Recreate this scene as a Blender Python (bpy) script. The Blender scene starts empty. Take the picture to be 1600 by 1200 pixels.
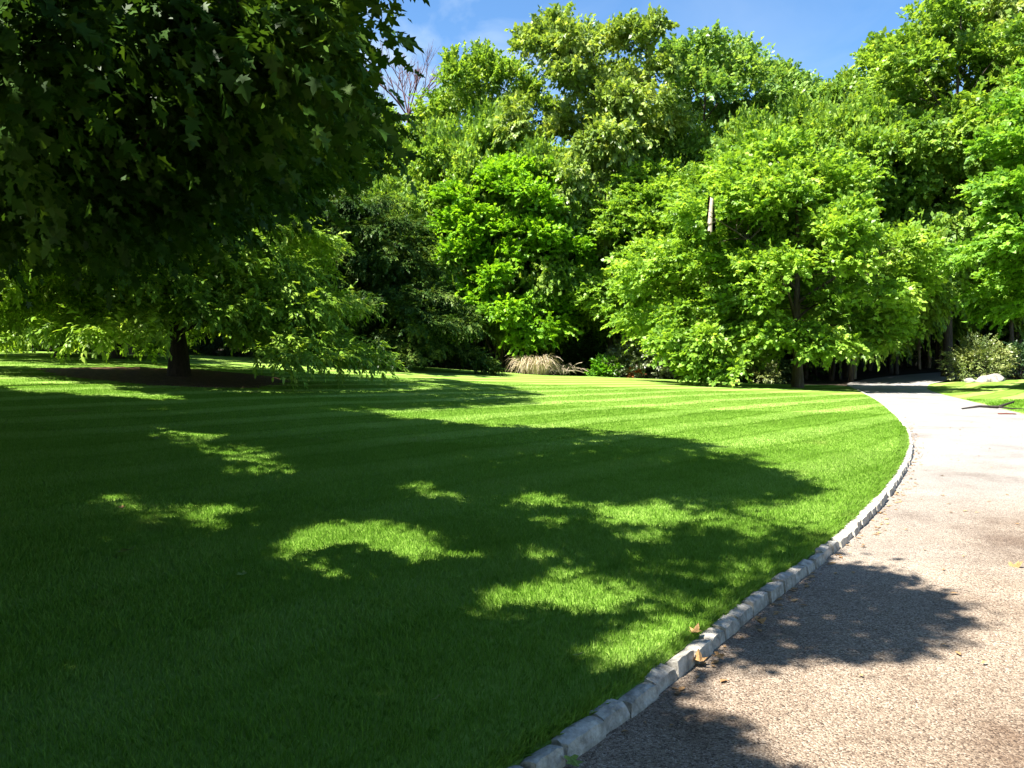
import bpy, math, random
import numpy as np
from mathutils import Vector, Matrix
from mathutils.geometry import delaunay_2d_cdt

# ------------------------------------------------------------------ camera, sky, sun, exposure
S = bpy.context.scene
COL = S.collection
R = math.radians
FPX, CX, CY = 1250.0, 800.0, 600.0            # focal length in photo pixels (1600 x 1200)
PITCH = R(1.83)
CAMZ = 1.6
cd = bpy.data.cameras.new('camera'); cam = bpy.data.objects.new('camera', cd); COL.objects.link(cam)
cd.sensor_width = 36; cd.lens = 36 * FPX / 1600; cd.clip_start = .05; cd.clip_end = 2000
cam.location = (0, 0, CAMZ); cam.rotation_euler = (R(90) - PITCH, 0, 0)
S.camera = cam

SUN_EL, SUN_AZ = R(58), math.atan2(-.87, -.49)   # azimuth measured from +Y towards +X
SUND = np.array([math.sin(SUN_AZ)*math.cos(SUN_EL), math.cos(SUN_AZ)*math.cos(SUN_EL), math.sin(SUN_EL)])

W = bpy.data.worlds.new('World'); S.world = W; W.use_nodes = True
nt = W.node_tree; nt.nodes.clear()
wo = nt.nodes.new('ShaderNodeOutputWorld'); bg = nt.nodes.new('ShaderNodeBackground')
sky = nt.nodes.new('ShaderNodeTexSky'); sky.sky_type = 'NISHITA'; sky.sun_disc = False
sky.sun_elevation = SUN_EL; sky.sun_rotation = SUN_AZ % (2*math.pi)
sky.altitude = 100; sky.air_density = 1.0; sky.dust_density = .3; sky.ozone_density = 2.2
tc = nt.nodes.new('ShaderNodeTexCoord'); mp = nt.nodes.new('ShaderNodeMapping')
mp.inputs['Scale'].default_value = (2.2, 2.2, 5.0); mp.inputs['Location'].default_value = (.35, .2, .1)
cl = nt.nodes.new('ShaderNodeTexNoise'); cl.inputs['Scale'].default_value = 2.6; cl.inputs['Detail'].default_value = 7; cl.inputs['Distortion'].default_value = .8
cr = nt.nodes.new('ShaderNodeMapRange'); cr.inputs[1].default_value = .42; cr.inputs[2].default_value = .72; cr.inputs[4].default_value = .8
mx = nt.nodes.new('ShaderNodeMix'); mx.data_type = 'RGBA'
mx.inputs['B'].default_value = (5.5, 6.2, 6.6, 1)
L = nt.links.new
L(tc.outputs['Generated'], mp.inputs['Vector']); L(mp.outputs[0], cl.inputs['Vector']); L(cl.outputs['Fac'], cr.inputs[0])
spx = nt.nodes.new('ShaderNodeSeparateXYZ'); L(tc.outputs['Generated'], spx.inputs[0])
crx = nt.nodes.new('ShaderNodeMapRange'); crx.inputs[1].default_value = .10; crx.inputs[2].default_value = -.16; crx.inputs[3].default_value = .14; L(spx.outputs['X'], crx.inputs[0])
cm = nt.nodes.new('ShaderNodeMath'); cm.operation = 'MULTIPLY'; L(cr.outputs[0], cm.inputs[0]); L(crx.outputs[0], cm.inputs[1])
L(cm.outputs[0], mx.inputs['Factor']); hs = nt.nodes.new('ShaderNodeHueSaturation'); hs.inputs['Saturation'].default_value = 1.2; hs.inputs['Value'].default_value = 1.25; L(sky.outputs[0], hs.inputs['Color']); L(hs.outputs[0], mx.inputs['A']); L(mx.outputs['Result'], bg.inputs['Color'])
bg.inputs['Strength'].default_value = .05
L(bg.outputs[0], wo.inputs['Surface'])

sd = bpy.data.lights.new('sun', 'SUN'); sun = bpy.data.objects.new('sun', sd); COL.objects.link(sun)
sd.energy = 5.0; sd.angle = R(.5); sd.color = (1, .95, .86)
sun.rotation_euler = Vector(SUND).to_track_quat('Z', 'Y').to_euler(); sun.location = (-30, -10, 40)
S.view_settings.view_transform = 'Standard'; S.view_settings.look = 'None'
S.view_settings.exposure = 2.0; S.view_settings.gamma = 1
S.render.engine = 'CYCLES'
S.cycles.max_bounces = 5; S.cycles.diffuse_bounces = 2; S.cycles.glossy_bounces = 2; S.cycles.transmission_bounces = 3
S.cycles.use_denoising = True
S.cycles.caustics_reflective = False; S.cycles.caustics_refractive = False

rng = np.random.default_rng(7)
UP = np.array([0, 0, 1.0])

# ------------------------------------------------------------------ terrain and picture <-> world
_gx = np.arange(-400, 400.1, .5)
_hp = np.interp(_gx, [-400, -60, -40, -25, -14.8, -6.4, 0, 8, 14, 19, 23, 28, 45, 80, 400],
                [3.5, 2.9, 2.4, 2.1, 1.76, 1.12, .68, .36, .14, .02, .05, .3, .9, 1.6, 2.4])
_k = np.exp(-.5*(np.arange(-16, 17)/5.)**2); _k /= _k.sum()
_hp = np.convolve(np.pad(_hp, 16, mode='edge'), _k, mode='valid')
def H(x, y):
    x = np.asarray(x, float); y = np.asarray(y, float)
    t = np.clip(y/50, 0, 1)
    return np.interp(x, _gx, _hp)*t*(2-t) + .03*np.clip(y-52, 0, 200)
_c, _s = math.cos(PITCH), math.sin(PITCH)
def project(P):
    P = np.atleast_2d(P); x, y, z = P[:, 0], P[:, 1], P[:, 2]-CAMZ
    d = y*_c - z*_s; u = z*_c + y*_s
    dd = np.where(d > .05, d, .05)
    return np.where(d > .05, CX + FPX*x/dd, -9999), np.where(d > .05, CY - FPX*u/dd, -9999), d
def ray(px, py):
    u = (CY-py)/FPX
    return np.array([(px-CX)/FPX, _c + u*_s, -_s + u*_c])
def at(px, py):                                  # picture point -> ground
    d = ray(px, py); t = 1.5
    while t < 130:
        p = d*t
        if CAMZ + p[2] <= H(p[0], p[1]): break
        t *= 1.01
    return np.array([d[0]*t, d[1]*t, float(H(d[0]*t, d[1]*t))])
def dep(px, Y):                                  # picture column and distance -> ground
    x = (px-CX)/FPX*Y
    return np.array([x, Y, float(H(x, Y))])
def zat(py, Y): return CAMZ + Y*math.tan(math.atan((CY-py)/FPX) - PITCH)
def inpoly(px, py, poly):
    poly = np.asarray(poly, float); r = np.zeros(np.shape(px), bool); j = len(poly)-1
    for i in range(len(poly)):
        xi, yi = poly[i]; xj, yj = poly[j]
        if yi != yj:
            r ^= ((yi > py) != (yj > py)) & (px < (xj-xi)*(py-yi)/(yj-yi)+xi)
        j = i
    return r

# where sun reaches the ground in the photograph: gaps the crowns have to leave
LIT = [
 [(425,553),(640,570),(800,581),(1000,588),(1200,596),(1330,606),(1390,640),(1428,690),(1424,725),(1385,778),(1310,835),(1240,826),(1180,800),(1306,768),(1210,728),(1100,690),(1000,677),(800,666),(640,655),(450,632),(600,640),(700,640),(800,634),(885,624),(790,602),(690,592),(560,584),(430,577)],
 [(-60,578),(0,583),(120,595),(220,612),(305,622),(290,628),(180,620),(0,603),(-60,598)],
 [(-60,563),(0,566),(260,571),(330,573),(430,578),(300,578),(0,572),(-60,570)],
 [(420,850),(430,828),(520,822),(600,812),(650,815),(665,835),(700,860),(735,870),(690,878),(600,882),(500,878),(440,876)],
 [(612,760),(650,752),(690,765),(740,772),(760,785),(700,785),(640,775)],
 [(800,775),(850,768),(885,775),(880,790),(820,795)],
 [(900,800),(960,788),(1040,795),(1100,810),(1060,825),(960,822)],
 [(290,795),(340,788),(400,790),(405,805),(340,814),(300,808)],
 [(160,770),(200,764),(235,785),(215,810),(175,800)],
 [(715,945),(780,925),(850,890),(900,885),(890,910),(985,915),(1010,935),(930,955),(830,955),(740,965)],
 [(880,1010),(960,985),(1000,965),(1080,955),(1140,935),(1170,940),(1110,990),(1060,1035),(1000,1050),(920,1030)],
]
ROADLIT = [(1290,868),(1436,720),(1436,680),(1400,636),(2200,640),(2600,1400),(1330,1330),(1250,1200),(1110,1120),(1060,1080),(1130,1030),(1420,1012),(1505,970),(1490,935),(1440,900),(1380,872)]
_ns = np.random.default_rng(3).normal(size=(8, 3))
def wob(x, y, k=1.0):
    return sum(np.sin(a*x*k*1.9+b*y*k*1.9+c*7) for a, b, c in _ns)/8
def shade_hit(P):                                # where a point's shadow falls
    t = (P[:, 2]-.3)/SUND[2]
    for _ in range(3):
        gx = P[:, 0]-SUND[0]*t; gy = P[:, 1]-SUND[1]*t
        t = (P[:, 2]-H(gx, gy))/SUND[2]
    return gx, gy
def lit_ground(gx, gy, grow=1.0):
    px, py, d = project(np.stack([gx, gy, H(gx, gy)], 1))
    w = wob(gx, gy, 1.2)
    f1, f2 = wob(gx, gy, 5.5), wob(gy+3, gx, 7.0)
    px = px + w*14 + f1*np.clip(380/np.maximum(d, 1), 4, 60); py = py + wob(gy, gx, 1.1)*5 + f2*np.clip(170/np.maximum(d, 1), 2, 34)
    r = np.zeros(len(gx), bool)
    for p in LIT: r |= inpoly(px, py, p)
    r |= inpoly(px, py, ROADLIT)
    # small chinks of sun through the thinner outer foliage
    chink = wob(gx*1.0, gy*1.3, 4.2)*.6+wob(gx+9, gy-4, 8.0)*.5
    thin = inpoly(px, py, [(690,770),(1290,790),(1270,880),(1100,935),(900,900),(760,900),(690,830)])
    r |= thin & (chink > .13)
    r |= inpoly(px, py, [(1100,940),(1300,880),(1480,960),(1300,1010),(1120,1010)]) & (chink > .21)
    return r & (d > .5)
def blocks_sun(P):
    gx, gy = shade_hit(P); jr = np.random.default_rng(len(P))
    r = lit_ground(gx+jr.normal(size=len(P))*.09, gy+jr.normal(size=len(P))*.09)
    for (cx, cy), rad in (((-6.8, 36.6), 3.4), ((-10.2, 44.6), 3.8)):     # the dark layered trees stand in this shade anyway
        q = P-SUND*((P[:, 2]-5)/SUND[2])[:, None]
        r &= ~((P[:, 2] > 8) & ((q[:, 0]-cx)**2+(q[:, 1]-cy)**2 < rad**2))
    return r

# ------------------------------------------------------------------ materials
def mat(name):
    m = bpy.data.materials.new(name); m.use_nodes = True; n = m.node_tree; n.nodes.clear()
    o = n.nodes.new('ShaderNodeOutputMaterial')
    return m, n, o
def N(n, t, **kw):
    x = n.nodes.new(t)
    for k, v in kw.items():
        if k in x.inputs: x.inputs[k].default_value = v
        else: setattr(x, k, v)
    return x
def ramp(n, stops):
    r = n.nodes.new('ShaderNodeValToRGB'); e = r.color_ramp.elements
    while len(e) < len(stops): e.new(.5)
    for i, (p, c) in enumerate(stops): e[i].position = p; e[i].color = (*c, 1)
    return r
def leaf_mat(name, c0, c1, c2, transl=.38, gloss=.05, tmul=(1.25, 1.15, .5), patch=.6):
    m, n, o = mat(name)
    a = N(n, 'ShaderNodeAttribute', attribute_name='tint')
    tcd = N(n, 'ShaderNodeTexCoord'); nz = N(n, 'ShaderNodeTexNoise', Scale=patch, Detail=2.0)
    n.links.new(tcd.outputs['Object'], nz.inputs['Vector'])
    ad = N(n, 'ShaderNodeMath', operation='ADD'); mu = N(n, 'ShaderNodeMath', operation='MULTIPLY_ADD')
    mu.inputs[1].default_value = 1.7; mu.inputs[2].default_value = -.85
    n.links.new(nz.outputs['Fac'], mu.inputs[0]); n.links.new(a.outputs['Fac'], ad.inputs[0]); n.links.new(mu.outputs[0], ad.inputs[1])
    r = ramp(n, [(0, c0), (.55, c1), (1, c2)]); n.links.new(ad.outputs[0], r.inputs[0])
    tm = N(n, 'ShaderNodeMix', data_type='RGBA', blend_type='MULTIPLY'); tm.inputs['Factor'].default_value = 1
    tm.inputs['B'].default_value = (*tmul, 1); n.links.new(r.outputs[0], tm.inputs['A'])
    d = N(n, 'ShaderNodeBsdfDiffuse'); t = N(n, 'ShaderNodeBsdfTranslucent'); g = N(n, 'ShaderNodeBsdfGlossy', Roughness=.42)
    g.inputs['Color'].default_value = (1, 1, 1, 1)
    n.links.new(r.outputs[0], d.inputs['Color']); n.links.new(tm.outputs['Result'], t.inputs['Color'])
    m1 = N(n, 'ShaderNodeMixShader'); m1.inputs[0].default_value = transl
    n.links.new(d.outputs[0], m1.inputs[1]); n.links.new(t.outputs[0], m1.inputs[2])
    m2 = N(n, 'ShaderNodeMixShader'); m2.inputs[0].default_value = gloss
    n.links.new(m1.outputs[0], m2.inputs[1]); n.links.new(g.outputs[0], m2.inputs[2])
    n.links.new(m2.outputs[0], o.inputs['Surface'])
    return m
def rough_mat(name, stops, scale=3.0, detail=8.0, stretch=(1, 1, 1), bump=.4, bdist=.02, rough=.9, coord='Object', bscale=None):
    m, n, o = mat(name)
    b = N(n, 'ShaderNodeBsdfPrincipled', Roughness=rough); b.inputs['Specular IOR Level'].default_value = .25
    tcd = N(n, 'ShaderNodeTexCoord'); mpp = N(n, 'ShaderNodeMapping'); mpp.inputs['Scale'].default_value = stretch
    n.links.new(tcd.outputs[coord], mpp.inputs['Vector'])
    nz = N(n, 'ShaderNodeTexNoise', Scale=scale, Detail=detail, Roughness=.65); n.links.new(mpp.outputs[0], nz.inputs['Vector'])
    r = ramp(n, stops); n.links.new(nz.outputs['Fac'], r.inputs[0]); n.links.new(r.outputs[0], b.inputs['Base Color'])
    nb = N(n, 'ShaderNodeTexNoise', Scale=bscale or scale*3, Detail=6.0); n.links.new(mpp.outputs[0], nb.inputs['Vector'])
    bp = N(n, 'ShaderNodeBump', Strength=bump, Distance=bdist); n.links.new(nb.outputs['Fac'], bp.inputs['Height'])
    n.links.new(bp.outputs[0], b.inputs['Normal']); n.links.new(b.outputs[0], o.inputs['Surface'])
    return m

BARK = rough_mat('bark', [(.25, (.035, .027, .02)), (.55, (.09, .072, .055)), (.8, (.17, .145, .12))], 4, 8, (3, 3, .5), .8, .03)
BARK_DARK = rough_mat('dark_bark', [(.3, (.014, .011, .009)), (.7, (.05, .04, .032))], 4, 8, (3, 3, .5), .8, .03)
BARK_PALE = rough_mat('pale_bark', [(.25, (.17, .11, .06)), (.5, (.44, .37, .29)), (.8, (.68, .62, .54))], 5, 8, (3, 3, .6), .6, .02)
TWIG_RED = rough_mat('reddish_twigs', [(.3, (.07, .035, .04)), (.7, (.13, .07, .075))], 4, 3)
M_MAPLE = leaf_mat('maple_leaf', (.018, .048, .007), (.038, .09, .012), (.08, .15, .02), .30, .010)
M_BRIGHT = leaf_mat('bright_maple_leaf', (0.105, 0.25, 0.012), (0.20, 0.42, 0.02), (0.30, 0.53, 0.035), .48, .012)
M_LOCUST = leaf_mat('soft_green_leaf', (0.108, 0.228, 0.024), (0.216, 0.384, 0.042), (0.348, 0.516, 0.078), .48, .015)
M_FOREST = leaf_mat('forest_leaf', (.09, .19, .024), (.20, .35, .045), (.33, .46, .08), .48, .015)
M_OLIVE = leaf_mat('olive_leaf', (.10, .18, .03), (.23, .345, .06), (.38, .47, .12), .48, .025)
M_BLUE = leaf_mat('cool_green_leaf', (.09, .20, .04), (.19, .34, .07), (.31, .45, .12), .48, .02)
M_RIGHT = leaf_mat('fresh_maple_leaf', (.09, .22, .02), (.19, .38, .042), (.29, .49, .075), .48, .015)
M_LAYER = leaf_mat('layered_leaf', (.085, .17, .02), (.18, .33, .035), (.32, .46, .07), .45, .012)
M_LAYER_SHADED = leaf_mat('shaded_layered_leaf', (.018, .046, .010), (.042, .09, .015), (.13, .19, .035), .28, .008)  # shade over the two dark layered trees is put into this darker leaf colour
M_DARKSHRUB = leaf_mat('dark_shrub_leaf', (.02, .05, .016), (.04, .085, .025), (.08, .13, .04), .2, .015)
M_RHODO = leaf_mat('rhododendron_leaf', (.09, .14, .035), (.2, .26, .07), (.36, .38, .14), .25, .05)
M_GREYSHRUB = leaf_mat('grey_green_leaf', (.08, .12, .05), (.16, .20, .09), (.29, .31, .17), .25, .06)
M_FERN = leaf_mat('fern_leaf', (.07, .22, .012), (.14, .35, .02), (.23, .44, .03), .4, .02)
M_STRAW = leaf_mat('straw', (.30, .22, .13), (.55, .44, .29), (.72, .60, .43), .2, .03, (1, 1, .9), 2.0)
M_STICK = rough_mat('dry_sticks', [(.3, (.13, .10, .07)), (.7, (.42, .35, .25))], 3, 4)
M_ROCK = rough_mat('pale_boulder', [(.3, (.09, .08, .07)), (.5, (.27, .245, .225)), (.72, (.42, .395, .375))], 2.2, 9, (1, 1, 1), .7, .05)
M_GRANITE = rough_mat('granite', [(.3, (.15, .138, .115)), (.5, (.35, .325, .28)), (.72, (.55, .52, .46))], 14, 10, (1, 1, 1), .9, .012, bscale=40)
M_MULCH = rough_mat('bark_mulch', [(.3, (.03, .016, .01)), (.55, (.11, .052, .03)), (.8, (.26, .14, .08))], 6, 10, (1, 1, 1), 1, .05, bscale=14)
M_LITTER = rough_mat('leaf_litter', [(.3, (.012, .010, .006)), (.55, (.04, .03, .018)), (.8, (.085, .06, .035))], 1.5, 10, (1, 1, 1), 1, .06, bscale=8)
M_DEADLEAF = rough_mat('dead_leaf', [(.3, (.20, .10, .04)), (.7, (.42, .27, .12))], 9, 3)
M_GREENLEAF = rough_mat('fresh_fallen_leaf', [(.3, (.10, .17, .03)), (.7, (.22, .30, .07))], 9, 3)
M_ORANGE = leaf_mat('orange_bloom', (.30, .08, .03), (.5, .16, .06), (.6, .28, .12), .3, .03, (1, 1, 1))
M_RED = rough_mat('red_stick', [(.3, (.12, .035, .025)), (.7, (.22, .07, .045))], 6, 2)

# striped mown lawn
def grass_nodes(n):
    g = N(n, 'ShaderNodeNewGeometry'); sp = N(n, 'ShaderNodeSeparateXYZ'); n.links.new(g.outputs['Position'], sp.inputs[0])
    # mowing passes run beside the drive, bending a little with it
    a = N(n, 'ShaderNodeMath', operation='MULTIPLY'); a.inputs[1].default_value = -.76; n.links.new(sp.outputs['X'], a.inputs[0])
    b = N(n, 'ShaderNodeMath', operation='MULTIPLY_ADD'); b.inputs[1].default_value = .65; n.links.new(sp.outputs['Y'], b.inputs[0]); n.links.new(a.outputs[0], b.inputs[2])
    nz = N(n, 'ShaderNodeTexNoise', Scale=.25, Detail=2.0); n.links.new(g.outputs['Position'], nz.inputs['Vector'])
    c = N(n, 'ShaderNodeMath', operation='MULTIPLY_ADD'); c.inputs[1].default_value = 1.0; n.links.new(nz.outputs['Fac'], c.inputs[0]); n.links.new(b.outputs[0], c.inputs[2])
    d = N(n, 'ShaderNodeMath', operation='MULTIPLY'); d.inputs[1].default_value = 3.4; n.links.new(c.outputs[0], d.inputs[0])
    s0 = N(n, 'ShaderNodeMath', operation='SINE'); n.links.new(d.outputs[0], s0.inputs[0])
    ab = N(n, 'ShaderNodeMath', operation='ABSOLUTE'); n.links.new(s0.outputs[0], ab.inputs[0])
    iv = N(n, 'ShaderNodeMath', operation='SUBTRACT'); iv.inputs[0].default_value = 1; n.links.new(ab.outputs[0], iv.inputs[1])
    pw = N(n, 'ShaderNodeMath', operation='POWER'); pw.inputs[1].default_value = 5.0; n.links.new(iv.outputs[0], pw.inputs[0])
    s = N(n, 'ShaderNodeMath', operation='MULTIPLY_ADD'); s.inputs[1].default_value = -2.6; n.links.new(pw.outputs[0], s.inputs[0]); n.links.new(s0.outputs[0], s.inputs[2])
    n2 = N(n, 'ShaderNodeTexNoise', Scale=.7, Detail=8.0, Roughness=.78); n.links.new(g.outputs['Position'], n2.inputs['Vector'])
    e = N(n, 'ShaderNodeMath', operation='MULTIPLY_ADD'); e.inputs[1].default_value = .21; e.inputs[2].default_value = .22; n.links.new(s.outputs[0], e.inputs[0])
    ys = N(n, 'ShaderNodeMapRange'); ys.inputs[1].default_value = 9; ys.inputs[2].default_value = 19; ys.inputs[3].default_value = .25; n.links.new(sp.outputs['Y'], ys.inputs[0])
    sy = N(n, 'ShaderNodeMath', operation='MULTIPLY'); n.links.new(s.outputs[0], sy.inputs[0]); n.links.new(ys.outputs[0], sy.inputs[1]); n.links.new(sy.outputs[0], e.inputs[0])
    f = N(n, 'ShaderNodeMath', operation='ADD'); n4 = N(n, 'ShaderNodeMath', operation='MULTIPLY'); n4.inputs[1].default_value = .62; n.links.new(n2.outputs['Fac'], n4.inputs[0]); n.links.new(e.outputs[0], f.inputs[0]); n.links.new(n4.outputs[0], f.inputs[1])
    # thin, drier patches
    n5 = N(n, 'ShaderNodeTexNoise', Scale=.55, Detail=6.0, Roughness=.7); n.links.new(g.outputs['Position'], n5.inputs['Vector'])
    dp = N(n, 'ShaderNodeMapRange'); dp.inputs[1].default_value = .60; dp.inputs[2].default_value = .74; dp.inputs[4].default_value = .5; n.links.new(n5.outputs['Fac'], dp.inputs[0])
    return f, g, dp
def lawn_mat():
    m, n, o = mat('mown_grass')
    f, g, dp = grass_nodes(n)
    n3 = N(n, 'ShaderNodeTexNoise', Scale=45.0, Detail=4.0, Roughness=.8); n.links.new(g.outputs['Position'], n3.inputs['Vector'])
    h = N(n, 'ShaderNodeMath', operation='MULTIPLY_ADD'); h.inputs[1].default_value = .5; n.links.new(n3.outputs['Fac'], h.inputs[0]); n.links.new(f.outputs[0], h.inputs[2])
    k = N(n, 'ShaderNodeMath', operation='SUBTRACT'); k.inputs[1].default_value = .25; n.links.new(h.outputs[0], k.inputs[0])
    r = ramp(n, [(.15, (.098, .17, .026)), (.5, (.168, .28, .045)), (.85, (.28, .39, .10))]); n.links.new(k.outputs[0], r.inputs[0])
    dm = N(n, 'ShaderNodeMix', data_type='RGBA'); n.links.new(dp.outputs[0], dm.inputs['Factor']); n.links.new(r.outputs[0], dm.inputs['A']); dm.inputs['B'].default_value = (.30, .29, .09, 1)
    b = N(n, 'ShaderNodeBsdfDiffuse'); n.links.new(dm.outputs['Result'], b.inputs['Color'])
    bp = N(n, 'ShaderNodeBump', Strength=.6, Distance=.03); n.links.new(n3.outputs['Fac'], bp.inputs['Height']); n.links.new(bp.outputs[0], b.inputs['Normal'])
    n.links.new(b.outputs[0], o.inputs['Surface'])
    return m
def blade_mat():
    m, n, o = mat('grass_blade')
    f, g, dp = grass_nodes(n)
    a = N(n, 'ShaderNodeAttribute', attribute_name='tint')
    h = N(n, 'ShaderNodeMath', operation='MULTIPLY_ADD'); h.inputs[1].default_value = .45; n.links.new(a.outputs['Fac'], h.inputs[0]); n.links.new(f.outputs[0], h.inputs[2])
    k = N(n, 'ShaderNodeMath', operation='SUBTRACT'); k.inputs[1].default_value = .22; n.links.new(h.outputs[0], k.inputs[0])
    r = ramp(n, [(.12, (.108, .23, .018)), (.5, (.185, .35, .04)), (.88, (.30, .45, .10))]); n.links.new(k.outputs[0], r.inputs[0])
    dm = N(n, 'ShaderNodeMix', data_type='RGBA'); n.links.new(dp.outputs[0], dm.inputs['Factor']); n.links.new(r.outputs[0], dm.inputs['A']); dm.inputs['B'].default_value = (.30, .29, .09, 1)
    d = N(n, 'ShaderNodeBsdfDiffuse'); t = N(n, 'ShaderNodeBsdfTranslucent')
    n.links.new(dm.outputs['Result'], d.inputs['Color']); n.links.new(dm.outputs['Result'], t.inputs['Color'])
    x = N(n, 'ShaderNodeMixShader'); x.inputs[0].default_value = .45
    n.links.new(d.outputs[0], x.inputs[1]); n.links.new(t.outputs[0], x.inputs[2]); n.links.new(x.outputs[0], o.inputs['Surface'])
    return m
def drive_mat():
    m, n, o = mat('chip_seal')
    g = N(n, 'ShaderNodeNewGeometry')
    v = N(n, 'ShaderNodeTexVoronoi', Scale=130.0); n.links.new(g.outputs['Position'], v.inputs['Vector'])
    sx = N(n, 'ShaderNodeSeparateColor'); n.links.new(v.outputs['Color'], sx.inputs[0])
    r = ramp(n, [(0, (.05, .036, .026)), (.15, (.11, .082, .06)), (.45, (.19, .15, .11)), (.8, (.25, .205, .155)), (1, (.34, .295, .24))]); n.links.new(sx.outputs[0], r.inputs[0])
    big = N(n, 'ShaderNodeTexNoise', Scale=.55, Detail=9.0, Roughness=.72); n.links.new(g.outputs['Position'], big.inputs['Vector'])
    r2 = ramp(n, [(.36, (.58, .48, .42)), (.44, (.92, .86, .82)), (.54, (1.14, 1.10, 1.08)), (.68, (1.38, 1.36, 1.34))]); n.links.new(big.outputs['Fac'], r2.inputs[0])
    mu = N(n, 'ShaderNodeMix', data_type='RGBA', blend_type='MULTIPLY'); mu.inputs['Factor'].default_value = 1
    n.links.new(r.outputs[0], mu.inputs['A']); n.links.new(r2.outputs[0], mu.inputs['B'])
    # sun glare painted into the colour, paler further up the drive
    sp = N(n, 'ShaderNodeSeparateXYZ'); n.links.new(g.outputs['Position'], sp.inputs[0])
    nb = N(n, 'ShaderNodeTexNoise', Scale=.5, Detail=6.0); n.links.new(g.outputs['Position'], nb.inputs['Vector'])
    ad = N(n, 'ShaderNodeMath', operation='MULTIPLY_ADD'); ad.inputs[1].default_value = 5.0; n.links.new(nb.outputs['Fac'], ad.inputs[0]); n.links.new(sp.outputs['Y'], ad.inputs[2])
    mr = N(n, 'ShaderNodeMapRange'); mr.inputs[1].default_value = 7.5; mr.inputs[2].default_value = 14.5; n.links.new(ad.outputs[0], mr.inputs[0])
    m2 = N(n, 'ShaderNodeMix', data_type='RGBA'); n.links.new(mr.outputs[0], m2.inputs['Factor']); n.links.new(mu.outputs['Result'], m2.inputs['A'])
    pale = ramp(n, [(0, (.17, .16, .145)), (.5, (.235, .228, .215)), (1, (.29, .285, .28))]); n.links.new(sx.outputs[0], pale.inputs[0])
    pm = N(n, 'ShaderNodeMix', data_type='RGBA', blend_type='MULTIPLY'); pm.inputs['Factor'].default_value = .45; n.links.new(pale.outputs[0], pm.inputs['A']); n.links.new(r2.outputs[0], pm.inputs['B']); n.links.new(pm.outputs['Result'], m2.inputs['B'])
    b = N(n, 'ShaderNodeBsdfPrincipled', Roughness=.85); b.inputs['Specular IOR Level'].default_value = .3
    n.links.new(m2.outputs['Result'], b.inputs['Base Color'])
    bp = N(n, 'ShaderNodeBump', Strength=.9, Distance=.008); n.links.new(v.outputs['Distance'], bp.inputs['Height']); bp.invert = True
    n.links.new(bp.outputs[0], b.inputs['Normal']); n.links.new(b.outputs[0], o.inputs['Surface'])
    return m
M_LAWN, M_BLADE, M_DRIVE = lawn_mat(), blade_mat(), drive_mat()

# ------------------------------------------------------------------ object helpers
def link(name, me, parent=None, m=None):
    o = bpy.data.objects.new(name, me); COL.objects.link(o)
    if m is not None and not me.materials: me.materials.append(m)
    if parent is not None: o.parent = parent
    return o
def empty(name, loc, label, cat, group=None):
    o = bpy.data.objects.new(name, None); COL.objects.link(o); o.location = loc; o.empty_display_size = .3
    return tag(o, label, cat, group)
def tag(o, label=None, cat=None, group=None, kind=None):
    if label: o['label'] = label
    if cat: o['category'] = cat
    if group: o['group'] = group
    if kind: o['kind'] = kind
    return o
def dup(o, parent=None):
    c = o.copy(); COL.objects.link(c)
    if parent is not None: c.parent = parent
    for ch in list(o.children): dup(ch, c)
    return c
def fast_mesh(name, V, k, tint=None, smooth=False):       # V: (n*k,3), every k consecutive vertices one polygon
    me = bpy.data.meshes.new(name); nf = len(V)//k
    me.vertices.add(len(V)); me.vertices.foreach_set('co', np.ascontiguousarray(V, np.float32).ravel())
    me.loops.add(len(V)); me.loops.foreach_set('vertex_index', np.arange(len(V), dtype=np.int32))
    me.polygons.add(nf); me.polygons.foreach_set('loop_start', np.arange(0, len(V), k, dtype=np.int32))
    me.update(calc_edges=True)
    if tint is not None:
        at_ = me.attributes.new('tint', 'FLOAT', 'FACE'); at_.data.foreach_set('value', np.ascontiguousarray(tint, np.float32))
    return me
def poly_mesh(name, V, F, smooth=False):
    me = bpy.data.meshes.new(name); me.from_pydata([tuple(map(float, v)) for v in V], [], F); me.update()
    if smooth: me.polygons.foreach_set('use_smooth', [True]*len(F))
    return me
class Tubes:
    def __init__(s): s.V = []; s.F = []; s.n = 0
    def add(s, pts, rad, sides=6, lump=0.0):
        pts = np.asarray(pts, float); n = len(pts); T = np.gradient(pts, axis=0); T /= np.linalg.norm(T, axis=1)[:, None]+1e-9
        ref = np.array([1., .13, .07]) if abs(T[0][0]) < .8 else np.array([.1, 1., .07])
        A = np.cross(T, ref); A /= np.linalg.norm(A, axis=1)[:, None]; B = np.cross(T, A)
        ang = np.linspace(0, 2*np.pi, sides, endpoint=False)
        for i in range(n):
            rr = rad[i]*(1+lump*np.sin(ang*3+i*.3)*.5 + lump*np.sin(ang*2-i*.7)*.5)
            s.V.extend(pts[i] + rr[:, None]*(np.cos(ang)[:, None]*A[i] + np.sin(ang)[:, None]*B[i]))
        for i in range(n-1):
            for j in range(sides):
                a = s.n+i*sides+j; b = s.n+i*sides+(j+1) % sides
                s.F.append((a, b, b+sides, a+sides))
        s.F.append(tuple(s.n+(n-1)*sides+j for j in range(sides)))
        s.n += n*sides
    def mesh(s, name): return poly_mesh(name, s.V, s.F, True)
def curve3(a, b, c, n=6):
    t = np.linspace(0, 1, n)[:, None]
    return (1-t)**2*a + 2*t*(1-t)*b + t*t*c
def norm(v): return v/(np.linalg.norm(v, axis=-1, keepdims=True)+1e-9)

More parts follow.
